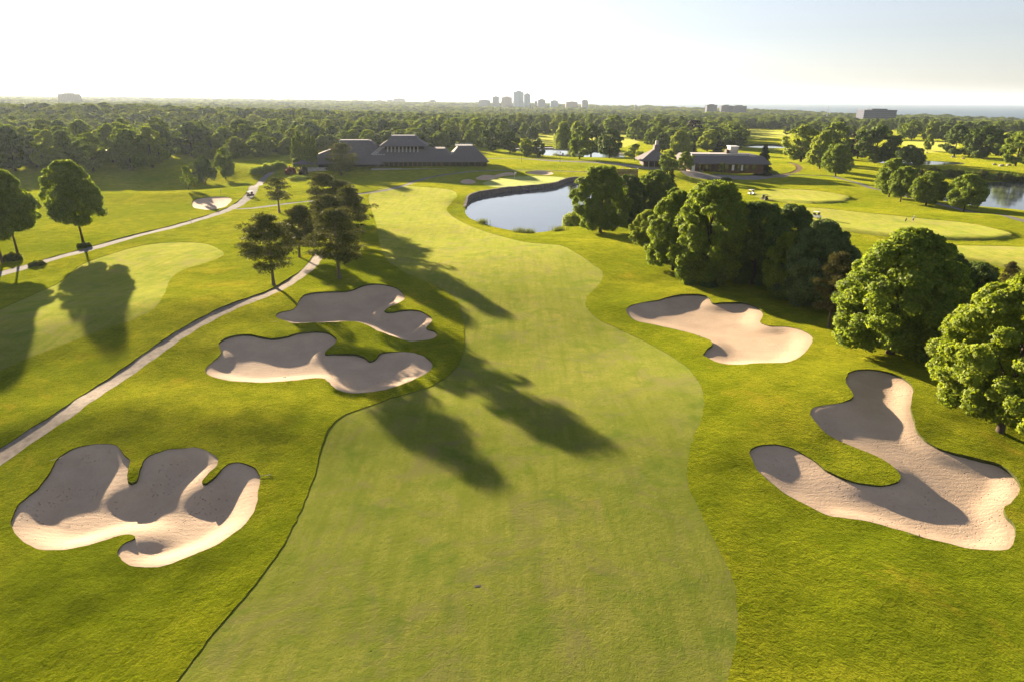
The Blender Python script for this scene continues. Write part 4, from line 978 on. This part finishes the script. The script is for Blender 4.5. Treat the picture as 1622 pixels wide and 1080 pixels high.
for i, (px, py, w) in enumerate([(1092, 450, 20), (1122, 454, 26), (1140, 450, 16)]):
    shrub('shrub', 'leaf_dark' if i % 2 else 'leaf', px, py, w, 2.0, ['small shrub left of the giant maple trunk', 'shrub at the foot of the giant maple', 'small shrub right of the giant maple trunk'][i], 'shrub', n=1800, leaf=.4)
shrub('shrub', 'weeds', 133, 391, 20, 0.9, 'weedy shrub at the foot of the tall shade tree', 'shrub', n=1800, leaf=.4)
shrub('shrub', 'weeds', 60, 420, 22, 0.8, 'weedy shrub along the cart path at the left edge', 'shrub', n=2000, leaf=.4)
shrub('shrub', 'weeds', 20, 412, 26, 1.4, 'tall weedy shrub under the left edge trees', 'shrub', n=2200, leaf=.45)
for i, px in enumerate(range(712, 768, 9)):
    pass
shrub('flower_bed', 'weeds', 745, 259, 56, 1.1, 'low planting bed below the right pavilion of the clubhouse', 'shrub', n=2500, leaf=.5, yd=5)
for i in range(15):
    px = 1452 + i * 13; shrub('reed_bush', 'weeds' if i % 3 else 'leaf', px, 276 + i * .8 + (i % 2) * 2, 20, 2.4 + .5 * (i % 3), ['first', 'second', 'third', 'fourth', 'fifth', 'sixth', 'seventh', 'eighth', 'ninth', 'tenth', 'eleventh', 'twelfth', 'thirteenth', 'fourteenth', 'fifteenth'][i] + ' reedy bush from the left on the bank between creek and pond', 'bush', 'reedy bushes between creek and pond', n=1800, leaf=.55)
# reeds around the near shore of the pond
zz, PW = PONDS['main']
def reeds(name, cen, n, spread, h, label):
    P = cen[None] + rng.normal(size=(n, 2)) * spread
    V = []; F = []
    for i, (x, y) in enumerate(P):
        a = rng.random() * 6.28; w = 0.05; hh = h * (0.5 + rng.random() * .7); lx, ly = rng.normal(size=2) * .2
        b = len(V); V += [(x - math.cos(a) * w, y - math.sin(a) * w, 0), (x + math.cos(a) * w, y + math.sin(a) * w, 0), (x + lx, y + ly, hh)]; F.append((b, b + 1, b + 2))
    V = np.array(V); V[:, 2] += np.maximum(ground(V[:, 0], V[:, 1]), zz - .2); 
    return tag(mesh_from(name, V, F, MAT['weeds']), label, 'reeds', kind='stuff')
for i, px in enumerate([823, 838, 764, 884]):
    W = at([px], [[369, 370, 354, 366][i]])[0]; reeds('reeds', W, 260, 0.9, 1.5, ['tallest reed tuft at the near shore of the pond', 'small reed tuft right of the tallest one', 'thin reeds on the left pond bank', 'reed tuft right at the bend of the near shore'][i])
# ------------------------------------------------------------------ rock wall round the far side of the pond
def pond_wall():
    zz, P = PONDS['main']; c = P.mean(0); V = []; F = []
    sel = [i for i in range(len(P)) if P[i][1] > c[1] - 14 and not (P[i][0] > c[0] + 34)]
    # order along the outline
    n = len(P); start = max(range(n), key=lambda i: (i in sel) and ((i - 1) % n not in sel)); idx = []
    i = start
    while i in sel and len(idx) < n: idx.append(i); i = (i + 1) % n
    Q = P[idx]; d = np.gradient(Q, axis=0); d /= np.linalg.norm(d, axis=1)[:, None]; nn = np.stack([d[:, 1], -d[:, 0]], 1)
    if ((Q + nn - c) ** 2).sum() < ((Q - c) ** 2).sum(): nn = -nn
    g = ground(*(Q + nn * 1.2).T)
    for k, (q, m) in enumerate(zip(Q, nn)):
        top = max(g[k] + 0.25, zz + 0.5) + rng.normal() * .07
        j = rng.normal(size=4) * .12
        V += [(q[0] - m[0] * (.5 + j[0]), q[1] - m[1] * (.5 + j[0]), zz - .5), (q[0] - m[0] * (.25 + j[1]), q[1] - m[1] * (.25 + j[1]), (zz + top) / 2), (q[0] - m[0] * j[2], q[1] - m[1] * j[2], top), (q[0] + m[0] * .9, q[1] + m[1] * .9, top - .02), (q[0] + m[0] * 1.0, q[1] + m[1] * 1.0, zz - .6)]
    for k in range(len(Q) - 1):
        for s in range(4): F.append((k * 5 + s, (k + 1) * 5 + s, (k + 1) * 5 + s + 1, k * 5 + s + 1))
    tag(mesh_from('rock_wall', V, F, MAT['rock']), 'dark rock retaining wall curving round the far side of the pond', 'rock wall')
    for s, (q, m) in enumerate(zip(Q[::3], nn[::3])):
        pass
pond_wall()

# ------------------------------------------------------------------ buildings
def col(px, py_row, Y):
    """X of a photo column on the plane at distance Y (row only matters for the tiny roll)"""
    d = rays([px], [py_row])[0]; return d[0] / d[1] * Y
def row(px, py, Y):
    d = rays([px], [py])[0]; return CAM_H + d[2] / d[1] * Y
def hip(mb, x0, x1, y0, y1, z0, inx, iny, z1, th=0.35):
    mb.frus((x0, x1, y0, y1), z0, (x0, x1, y0, y1), z0 + th)
    mb.frus((x0 + .03, x1 - .03, y0 + .03, y1 - .03), z0 + th, (x0 + inx, x1 - inx, y0 + iny, y1 - iny), z1)
# wooden clubhouse
Yc = A1(660, 268)[1] + 2; zb = gz(*A1(660, 268))
Xc = lambda px: col(px, 255, Yc)
cl = empty('clubhouse', (Xc(640), Yc, zb), 0.10, 'long wooden clubhouse with stacked grey shingled hip roofs', 'clubhouse')
ox, oy, oz = cl.location
def R_(px, py, dy=0): return row(px, py, Yc + dy) - oz
def X_(px, dy=0): return col(px, 250, Yc + dy) - ox
cl.scale = (1, 1, 0.93)
# walls
m = MB(); m.box(X_(598), X_(700), 4, 24, -1, 3.4); m.build('wall', MAT['timber'], cl)
m = MB(); m.box(X_(700) + .01, X_(766), 5, 22, -1, 3.2); m.build('wall', MAT['darktimber'], cl)
m = MB(); m.box(X_(492), X_(598) - .01, 7, 26, -1.5, 3.0); m.build('wall', MAT['darktimber'], cl)
for i in range(13):
    a = X_(601) + i * (X_(699) - X_(601)) / 13; w = (X_(699) - X_(601)) / 13 * .72
    f = MB().box(a, a + w, 3.90, 4.06, 0.6, 2.9).build('window', MAT['glass'], cl)
    MB().box(a - .08, a, 3.86, 3.99, 0.5, 3.0).build('frame', MAT['darktimber'], f)
for i in range(7):
    a = X_(703) + i * 3.1; MB().box(a, a + 2.1, 4.9, 5.06, 0.4, 2.6).build('window', MAT['glass'], cl)
# lower roofs
m = MB(); hip(m, X_(588), X_(722), 0, 28, 3.0, 5, 8, 9.2); hip(m, X_(566), X_(604), -4, 14, 2.2, 5, 6, 6.6); m.build('roof', MAT['shingle'], cl)
m = MB(); m.frus((X_(706), X_(775), 1, 26), 2.9, (X_(706), X_(775), 1, 26), 3.25); m.frus((X_(706) + .03, X_(775) - .03, 1.03, 25.97), 3.25, (X_(727), X_(752), 9, 18), 10.4); m.build('roof', MAT['shingle'], cl)
m = MB(); m.frus((X_(464), X_(608), 3, 31), 1.7, (X_(464), X_(608), 3, 31), 2.0); m.frus((X_(464) + .03, X_(608) - .03, 3.03, 30.97), 2.0, (X_(523), X_(594), 10, 26), 8.8); m.frus((X_(523) + .05, X_(594) - .05, 10.05, 25.95), 8.8, (X_(534), X_(585), 14, 20), 12.8); m.build('roof', MAT['shingle'], cl)
# central pagoda
m = MB(); m.frus((X_(604), X_(676), 6, 26), 7.0, (X_(610), X_(668), 9, 23), 10.6); m.build('clerestory', MAT['darktimber'], cl)
for i in range(9):
    a = X_(612) + i * (X_(666) - X_(612)) / 9
    MB().add([(a, 5.6, 7.0), (a + .7, 5.6, 7.0), (a + .7, 8.6, 10.5), (a, 8.6, 10.5), (a, 5.1, 6.8), (a + .7, 5.1, 6.8), (a + .7, 8.1, 10.3), (a, 8.1, 10.3)], [(0, 1, 2, 3), (4, 7, 6, 5), (0, 4, 5, 1), (3, 2, 6, 7), (1, 5, 6, 2), (0, 3, 7, 4)]).build('beam', MAT['beam'], cl)
for i in range(6):      # sloping skylight beams on the left flank
    a = X_(586) + i * (X_(610) - X_(586)) / 6
    MB().add([(a, 4.0, 6.4), (a + .7, 4.0, 6.4), (a + 6.2, 13, 11.0), (a + 5.5, 13, 11.0), (a, 4.0, 6.1), (a + .7, 4.0, 6.1), (a + 6.2, 13, 10.7), (a + 5.5, 13, 10.7)], [(0, 1, 2, 3), (4, 7, 6, 5), (0, 4, 5, 1), (3, 2, 6, 7), (1, 5, 6, 2), (0, 3, 7, 4)]).build('beam', MAT['beam'], cl)
m = MB(); m.frus((X_(600), X_(678), 5, 27), 10.3, (X_(600), X_(678), 5, 27), 10.6); m.frus((X_(600.3), X_(677.7), 5.1, 26.9), 10.6, (X_(612), X_(664), 10, 22), 13.0); m.frus((X_(612.3), X_(663.7), 10.05, 21.95), 13.0, (X_(618), X_(658), 13.4, 18.6), 15.2); m.build('roof', MAT['shingle'], cl)
MB().box(X_(620), X_(656), 14.2, 17.8, 15.18, 15.5).build('ridge_cap', MAT['offwhite'], cl)
for px in (619, 624, 657): MB().tube([(X_(px), 15, 15.0), (X_(px), 15, 17.2)], [.12, .08], 6).build('vent_pipe', MAT['beam'], cl)
MB().box(X_(535), X_(581), 15, 19, 12.78, 13.05).build('ridge_cap', MAT['beam'], cl)
# railed deck on the right pavilion
rd = MB().box(X_(722), X_(750), 10, 16, 10.38, 10.7).build('roof_deck', MAT['offwhite'], cl)
m = MB()
for i in range(11):
    a = X_(722) + i * (X_(750) - X_(722)) / 10; m.box(a - .06, a + .06, 9.94, 10.06, 10.65, 11.6)
m.box(X_(722), X_(750), 9.9, 10.1, 11.61, 11.75); m.build('railing', MAT['white'], rd)
MB().box(X_(588), X_(706), -3.2, -2.7, -2.5, 0.15).build('terrace_wall', MAT['stone'], cl)
MB().box(X_(490), X_(520), -1, -.5, -2.5, 0.6).build('terrace_wall', MAT['stone'], cl)
MB().box(X_(588), X_(706), -2.69, 3.99, -1.5, 0.05).build('terrace', MAT['stone'], cl)
for i in range(9):
    a = X_(706) + i * (X_(766) - X_(706)) / 8; MB().box(a - .15, a + .15, 2.0, 2.3, -1.5, 2.79).build('post', MAT['darktimber'], cl)

# low clubhouse on the right
Yd = A1(1130, 273)[1] + 1; zd = gz(*A1(1130, 273))
c2 = empty('low_clubhouse', (col(1150, 260, Yd), Yd, zd), 0, 'low building with a flat pale roof inside a dark sloped rim', 'clubhouse')
ox, oy, oz = c2.location
X2 = lambda px: col(px, 260, Yd) - ox
MB().box(X2(1097), X2(1214), 3, 26, -1, 3.4).build('wall', MAT['timber'], c2)
m = MB(); m.frus((X2(1090), X2(1222), 0, 30), 3.2, (X2(1090), X2(1222), 0, 30), 3.7); m.frus((X2(1090) + .1, X2(1222) - .1, .1, 29.9), 3.7, (X2(1096), X2(1214), 5, 26), 6.4); m.build('roof', MAT['shingle'], c2)
fr = MB().box(X2(1102), X2(1192), 7.5, 24, 6.38, 6.62).build('flat_roof', MAT['offwhite'], c2)
m = MB(); m.box(X2(1101), X2(1193), 7.0, 7.3, 6.45, 7.25)
for i in range(16): a = X2(1101) + i * (X2(1193) - X2(1101)) / 15; m.box(a - .12, a + .12, 6.8, 6.98, 6.3, 7.3)
m.build('parapet', MAT['beam'], fr)
MB().box(X2(1174), X2(1187), 18, 23, 6.4, 9.6).build('roof_box', MAT['stone'], c2)
MB().box(X2(1173), X2(1188), 17.6, 23.4, 9.61, 10.0).build('roof_box_cap', MAT['white'], c2)
MB().box(X2(1168), X2(1173) - .3, 18, 21, 6.4, 8.4).build('roof_box', MAT['darktimber'], c2)
MB().box(X2(1097) + .4, X2(1104), 2.88, 3.1, 0, 2.9).build('garage_door', MAT['white'], c2)
for px, w, mt in [(1110, 6, 'glass'), (1121, 7, 'glass'), (1131, 5, 'darktimber'), (1152, 6, 'glass'), (1163, 4, 'white'), (1171, 5, 'glass'), (1178, 3, 'white'), (1184, 6, 'glass'), (1196, 6, 'glass')]:
    f = MB().box(X2(px), X2(px + w), 2.9, 3.08, 0.3, 2.8).build('window', MAT[mt], c2)
    MB().box(X2(px) - .15, X2(px), 2.86, 2.99, 0.2, 2.9).build('frame', MAT['darktimber'], f)
# pavilion with cupola
Ye = A1(1036, 266)[1]; ze = gz(*A1(1036, 266)); c3 = empty('pavilion', (col(1040, 260, Ye), Ye, ze), 0, 'small hip roofed pavilion with a pale cupola chimney', 'pavilion'); ox = c3.location.x
X3 = lambda px: col(px, 260, Ye) - ox
MB().box(X3(1022), X3(1060), 3, 16, -1, 3.2).build('wall', MAT['darktimber'], c3)
m = MB(); hip(m, X3(1015), X3(1066), 0, 19, 3.0, 7.5, 8, 8.2); m.build('roof', MAT['shingle'], c3)
ch = MB().frus((X3(1039), X3(1049), 7, 12), 7.0, (X3(1040), X3(1048), 7.5, 11.5), 10.6).build('cupola', MAT['shingle'], c3)
MB().box(X3(1042), X3(1046), 8.6, 10.4, 10.55, 12.6).build('chimney', MAT['stone'], ch)
for i in range(5): a = X3(1019) + i * 2.9; MB().box(a, a + .22, 1, 1.25, -.5, 2.98).build('post', MAT['beam'], c3)
# timber fence screen
Yf = A1(990, 284)[1]; zf = gz(*A1(990, 284)); fx = col(992, 275, Yf); fe = empty('timber_screen', (fx, Yf, zf), 0, 'dark brown timber screen of three panels between pale capped posts', 'fence')
hS = row(990, 268, Yf) - zf
for i in range(4):
    x = (i - 1.5) * 3.3; p = MB().box(x - .18, x + .18, -.18, .18, -.6, hS + .1).build('post', MAT['timber'], fe); MB().box(x - .24, x + .24, -.24, .24, hS + .11, hS + .3).build('post_cap', MAT['white'], p)
    if i < 3:
        m = MB()
        for k in range(7): z = .2 + k * (hS - .3) / 7; m.box(x + .19, x + 3.11, -.05 - .012 * (k % 2), .05, z, z + (hS - .3) / 7 * .9)
        m.build('panel', MAT['darktimber'], fe)
# far towers
def tower(px0, px1, ytop, D, mat, label, ybase_z=None, steps=1, cat='tower block', depth=None, grp='far towers on the skyline'):
    x0 = col(px0, 160, D); x1 = col(px1, 160, D); zt = row((px0 + px1) / 2, ytop, D); zg = float(base_h(np.array([(x0 + x1) / 2]), np.array([D]))[0]) - 3
    w = x1 - x0; d = depth or w * .7
    t = empty('tower_block', ((x0 + x1) / 2, D, zg), 0, label, cat, grp)
    H = zt - zg
    m = MB().box(-w / 2, w / 2, 0, d, 0, H * (0.94 if steps else 1)); m.build('body', MAT[mat], t)
    if steps:
        MB().box(-w * .22, w * .25, d * .2, d * .8, H * .94, H).build('roof_box', MAT[mat], t)
        MB().box(-w / 2 - .4, w / 2 + .4, -.4, 0 - .01, H * .90, H * .94 - .02).build('parapet', MAT[mat], t)
    return t
tower(813, 829.5, 144, 3300, 'fac_b', 'tallest glassy blue green tower in the middle of the skyline')
tower(830, 840, 148, 3330, 'fac_b', 'slightly lower glassy tower joined to the right of the tallest')
tower(780, 790.5, 152.5, 3200, 'fac_a', 'slim pale tower with a pointed roof box, left of the tallest tower')
tower(794, 811, 153, 3250, 'fac_c', 'wide brownish tower just left of the tallest tower')
tower(758, 776, 158, 3200, 'fac_a', 'low wide pale block at the left end of the tower group')
tower(847, 851, 160, 3300, 'fac_a', 'very small block right of the glassy towers')
tower(852, 864, 157, 3300, 'fac_a', 'pale mid height block right of the glassy towers')
tower(872, 884, 159, 3300, 'fac_b', 'bluish low block, second right of the glassy towers')
tower(897, 915, 161, 3100, 'fac_c', 'low brownish block right of the bluish one')
tower(922, 931.5, 158, 3000, 'fac_a', 'slim grey block at the right end of the tower group')
tower(93, 119, 147.5, 2300, 'fac_c', 'large hazy tower block alone at the left horizon under the sun')
for i, (a, b, y) in enumerate([(593, 605, 158.5), (613, 622, 158), (623, 640, 156), (680, 690, 158)]):
    tower(a, b, y, 4100, 'fac_a', ['faint hazy block, leftmost of the far blocks above the clubhouse', 'faint narrow block second from left above the clubhouse', 'widest faint block above the clubhouse', 'small lone hazy block between the clubhouse and the tower group'][i])
for i, (a, b, y) in enumerate([(1121, 1137, 165.5), (1144, 1160, 166.5), (1162, 1184, 167)]):
    tower(a, b, y, 2300, 'fac_d', ['dark office block, left of three before the lake', 'dark office block in the middle of three before the lake', 'dark office block, right of three before the lake'][i], cat='office block', grp='three dark office blocks before the lake')
tower(1372, 1424, 173, 1350, 'fac_d', 'wide low dark building at the right in front of the lake', steps=1, cat='office block', grp=None, depth=30)
tower(287, 310, 160, 3600, 'fac_a', 'low faint building on the left horizon', cat='office block', grp=None)
tower(1313.2, 1313.9, 169, 1500, 'fac_a', 'thin pale mast right of the three dark blocks', steps=0, cat='mast', grp=None)
tower(1006, 1009, 166, 3000, 'fac_a', 'tiny block near the lake line at the centre right', cat='office block', grp=None)

# ------------------------------------------------------------------ golf things
def flagstick():
    X, Y = A1(815, 284); f = empty('flagstick', (X, Y, gz(X, Y)), 0, 'white flag on a thin stick on the putting green', 'flagstick')
    MB().tube([(0, 0, -.1), (0, 0, 3.0)], [.05, .035], 8).build('stick', MAT['white'], f)
    V = [(0, 0, 2.98), (.35, .05, 2.90), (.75, -.04, 2.85), (0, 0, 2.3), (.35, .05, 2.36), (.75, -.04, 2.42)]
    V2_ = V + [(x, y + .02, z) for x, y, z in V]
    MB().add(V2_, [(0, 3, 4, 1), (1, 4, 5, 2), (6, 7, 10, 9), (7, 8, 11, 10), (0, 1, 7, 6), (1, 2, 8, 7), (3, 9, 10, 4), (4, 10, 11, 5), (2, 5, 11, 8)]).build('flag', MAT['white'], f)
flagstick()
def golf_cart(px, py, rz, label, bodym, roofm='white'):
    X, Y = A1(px, py); c = empty('golf_cart', (X, Y, gz(X, Y)), rz, label, 'golf cart')
    m = MB(); prof = [(-1.2, .35), (-1.25, .75), (-.7, .95), (-.25, .9), (-.15, .5), (.45, .5), (.6, .95), (.95, .9), (1.25, .6), (1.22, .32)]
    n = len(prof); V = [(x, -.58, z) for x, z in prof] + [(x, .58, z) for x, z in prof]
    m.add(V, [tuple(range(n)), tuple(range(2 * n - 1, n - 1, -1))] + [(i, n + i, n + (i + 1) % n, (i + 1) % n) for i in range(n)]); m.build('body', MAT[bodym], c)
    MB().frus((-1.0, .85, -.6, .6), 1.82, (-.95, .8, -.55, .55), 1.92).build('roof', MAT[roofm], c)
    for x in (-.9, .68):
        for y in (-.52, .52): MB().tube([(x, y, .8), (x * .95, y, 1.83)], [.025, .025], 6).build('roof_post', MAT['black'], c)
    MB().box(-.72, -.22, -.5, .5, .92, 1.02).build('seat', MAT['black'], c); MB().frus((-.85, -.73, -.5, .5), .95, (-.9, -.8, -.5, .5), 1.4).build('backrest', MAT['black'], c)
    MB().add([(.62, -.5, .95), (.62, .5, .95), (.68, .5, 1.8), (.68, -.5, 1.8), (.6, -.5, .95), (.6, .5, .95), (.66, .5, 1.8), (.66, -.5, 1.8)], [(0, 1, 2, 3), (7, 6, 5, 4)]).build('windscreen', MAT['glass'], c)
    for x in (-.85, .85):
        for y in (-.6, .6):
            w = MB().tube([(x, y - .09, .24), (x, y + .09, .24)], [.24, .24], 14).build('wheel', MAT['black'], c); MB().tube([(x, y - .1, .24), (x, y + .1, .24)], [.1, .1], 10).build('rim', MAT['white'], w)
    return c
golf_cart(397, 312, math.radians(60), 'dark golf cart with a pale roof driving up the cart path', 'darktimber')
golf_cart(1293, 346, math.radians(-60), 'white golf cart parked on the fairway left of the golfer', 'white')
golf_cart(1190, 309, math.radians(20), 'white golf cart half hidden behind the giant maple, near the dirt path', 'white')
golf_cart(1211, 317, math.radians(110), 'dark golf cart just right of the hidden white one', 'black', 'black')

def person(px, py, rz, label, top='greycloth', bottom='navy'):
    X, Y = A1(px, py); me = bpy.data.meshes.new('person')
    J = {'pel': (0, 0, .98, .15), 'spine': (0, .02, 1.2, .145), 'chest': (0, .03, 1.42, .16), 'neck': (0, .02, 1.58, .06), 'head': (0, -.01, 1.70, .095), 'crown': (0, 0, 1.79, .08),
         'sl': (-.19, .02, 1.47, .075), 'el': (-.27, -.06, 1.2, .05), 'wl': (-.12, -.28, 1.02, .035), 'sr': (.19, .02, 1.47, .075), 'er': (.27, -.06, 1.2, .05), 'wr': (.02, -.30, 1.0, .035),
         'hl': (-.1, 0, .92, .11), 'kl': (-.14, -.05, .5, .075), 'al': (-.16, .02, .1, .05), 'fl': (-.17, -.16, .05, .04), 'hr': (.1, 0, .92, .11), 'kr': (.15, -.04, .5, .075), 'ar': (.18, .02, .1, .05), 'fr': (.19, -.16, .05, .04)}
    E = [('pel', 'spine'), ('spine', 'chest'), ('chest', 'neck'), ('neck', 'head'), ('head', 'crown'), ('chest', 'sl'), ('sl', 'el'), ('el', 'wl'), ('chest', 'sr'), ('sr', 'er'), ('er', 'wr'), ('pel', 'hl'), ('hl', 'kl'), ('kl', 'al'), ('al', 'fl'), ('pel', 'hr'), ('hr', 'kr'), ('kr', 'ar'), ('ar', 'fr')]
    ks = list(J); me.from_pydata([J[k][:3] for k in ks], [(ks.index(a), ks.index(b)) for a, b in E], [])
    o = bpy.data.objects.new('person', me); COL.objects.link(o); o.location = (X, Y, gz(X, Y) - .01); o.rotation_euler = (0, 0, rz)
    sk = o.modifiers.new('skin', 'SKIN'); 
    for i, k in enumerate(ks): me.skin_vertices[0].data[i].radius = (J[k][3],) * 2
    me.skin_vertices[0].data[0].use_root = True
    o.modifiers.new('sub', 'SUBSURF').levels = 1; o.modifiers['sub'].render_levels = 2
    # clothing by height: skin, shirt, trousers, shoes
    m, nt, out = nmat('golfer'); tc = N(nt, 'ShaderNodeTexCoord').outputs['Object']; sp = N(nt, 'ShaderNodeSeparateXYZ'); nt.links.new(tc, sp.inputs[0])
    c = mixc(nt, math_n(nt, 'GREATER_THAN', sp.outputs[2], 1.0), (0.025, 0.03, 0.05), (0.5, 0.5, 0.55)); c = mixc(nt, math_n(nt, 'GREATER_THAN', sp.outputs[2], 1.56), c, (0.42, .27, .2)); c = mixc(nt, math_n(nt, 'LESS_THAN', sp.outputs[2], .5), c, (0.42, .27, .2)); c = mixc(nt, math_n(nt, 'LESS_THAN', sp.outputs[2], .1), c, (0.7, .7, .7))
    princ(nt, out, c, .8); me.materials.append(m)
    MB().frus((-.1, .1, -.11, .09), 1.74, (-.07, .07, -.07, .06), 1.84).build('cap', MAT['white'], o)
    return tag(o, label, 'person')
pe = person(1446, 352, math.radians(200), 'golfer in a grey shirt and dark shorts standing on the fairway')
X, Y = pe.location.x, pe.location.y; b = math.radians(200)
cb = empty('golf_club', (X, Y, pe.location.z), b, 'golf club held by the golfer', 'golf club')
MB().tube([(-.05, -.29, 1.08), (.1, -.75, .05)], [.015, .01], 6).build('shaft', MAT['beam'], cb); MB().box(.04, .17, -.8, -.73, .0, .06).build('club_head', MAT['black'], cb)
def bag(px, py, label):
    X, Y = A1(px, py); g = empty('golf_bag', (X, Y, gz(X, Y)), .3, label, 'golf bag'); g.rotation_euler = (.25, 0, .4)
    MB().tube([(0, 0, 0), (0, 0, .2), (0, 0, .85)], [.13, .15, .14], 10).build('bag_body', MAT['navy'], g)
    for i in range(5): MB().tube([(.05 * math.cos(i * 1.3), .05 * math.sin(i * 1.3), .8), (.09 * math.cos(i * 1.3), .09 * math.sin(i * 1.3), 1.15)], [.012, .03], 5).build('club', MAT['beam'], g)
bag(1434, 351, 'golf bag standing on the grass left of the golfer')
def rake(px, py, ang, label):
    X, Y = A1(px, py); r = empty('bunker_rake', (X, Y, gz(X, Y) + .12), ang, label, 'bunker rake', 'rakes lying beside the bunkers')
    r.rotation_euler = (0, -math.atan2(gz(X + 1.7 * math.cos(ang), Y + 1.7 * math.sin(ang)) - gz(X, Y), 1.7), ang); r.scale = (.55, .55, .55)
    MB().tube([(0, 0, 0), (1.7, 0, .05)], [.025, .022], 6).build('handle', MAT['beam'], r)
    m = MB().box(1.69, 1.76, -.32, .32, 0, .07)
    for k in range(9): m.box(1.70, 1.74, -.31 + k * .075, -.29 + k * .075, -.1, 0 - .001)
    m.build('rake_head', MAT['black'], r)
rake(79, 731, 0.5, 'rake at the upper left rim of the three lobed bunker'); rake(412, 755, 0.2, 'rake at the right rim of the three lobed bunker')
rake(428, 511, 0.3, 'rake on the grass left of the shaded bunker'); rake(449, 603, 1.7, 'rake at the near rim of the rippled bunker'); rake(1112, 536, 1.8, 'rake beside the pale sunlit bunker'); rake(1436, 846, -.3, 'rake at the near rim of the hook shaped bunker')
def boxcover(px, py, label):
    X, Y = A1(px, py); z = gz(X, Y) - .07
    g = empty('sprinkler_box', (X, Y, z), .1, label, 'sprinkler box')
    MB().box(-.24, .24, -.13, .13, -.05, .03).build('frame', MAT['darktimber'], g); MB().box(-.14, .14, -.07, .07, .02, .045).build('lid', MAT['black'], g)
boxcover(757, 927, 'small dark sprinkler box lid set into the near fairway')
def lamp(px, py, label, h=5):
    X, Y = A1(px, py); g = empty('lamp_post', (X, Y, gz(X, Y)), 0, label, 'lamp post', 'lamp posts along the drive')
    MB().tube([(0, 0, -.2), (0, 0, h)], [.09, .06], 8).build('post', MAT['black'], g); MB().frus((-.25, .25, -.25, .25), h, (-.35, .35, -.35, .35), h + .5).build('lamp_head', MAT['black'], g)
lamp(826, 257, 'lamp post left of the young tree pair on the drive'); lamp(887, 258, 'lamp post right of the young tree pair on the drive')
lamp(1186, 268, 'lamp post at the right end of the low clubhouse')
def stake(px, py, label, h=1.3):
    X, Y = A1(px, py); g = empty('marker_post', (X, Y, gz(X, Y)), 0, label, 'marker post')
    MB().tube([(0, 0, -.2), (0, 0, h)], [.07, .06], 8).build('post', MAT['beam'], g); MB().frus((-.09, .09, -.09, .09), h, (-.05, .05, -.05, .05), h + .12).build('cap', MAT['white'], g)
stake(303, 354, 'short marker post beside the bright part of the cart path'); stake(350, 307, 'tiny marker post on the bright slope above the sand patch')
def rock(px, py, s, label):
    X, Y = A1(px, py); v = unit(rng.normal(size=(60, 3)));
    import bmesh
    bm = bmesh.new(); [bm.verts.new(tuple(p * s * np.array([1, .8, .6]) * (0.85 + .3 * rng.random()))) for p in v]
    r = bmesh.ops.convex_hull(bm, input=bm.verts); bmesh.ops.delete(bm, geom=[g for g in r['geom_interior'] if isinstance(g, bmesh.types.BMVert)], context='VERTS')
    me = bpy.data.meshes.new('boulder'); bm.to_mesh(me); bm.free(); me.materials.append(MAT['stone']); o = bpy.data.objects.new('boulder', me); COL.objects.link(o); o.location = (X, Y, gz(X, Y) + s * .2)
    tag(o, label, 'boulder', 'boulders along the far creek bank')
for i, (px, py, s) in enumerate([(1510, 250, 1.3), (1526, 252, .9), (1575, 262, 1.2), (1586, 264, 1.5), (1598, 263, 1.3), (1468, 243, .8), (1350, 263, 1.0)]):
    rock(px, py, s, ['pale boulder under the tall open tree', 'small boulder right of the one under the tall tree', 'left boulder of the trio at the right creek bank', 'largest boulder of the trio at the right creek bank', 'right boulder of the trio at the right creek bank', 'small boulder below the lone pale tree', 'boulder beside the copper leaved tree'][i])

# ------------------------------------------------------------------ air
def haze():
    m, nt, out = nmat('haze'); v = N(nt, 'ShaderNodeVolumePrincipled'); v.inputs['Density'].default_value = HAZE_D; v.inputs['Color'].default_value = (0.70, 0.83, 1.0, 1); v.inputs['Anisotropy'].default_value = 0.35
    nt.links.new(v.outputs[0], out.inputs['Volume'])
    o = MB().box(-16000, 16000, -500, 15500, -110, 135).build('haze', m); tag(o, kind='stuff')
HAZE_D = 0.00004
haze()
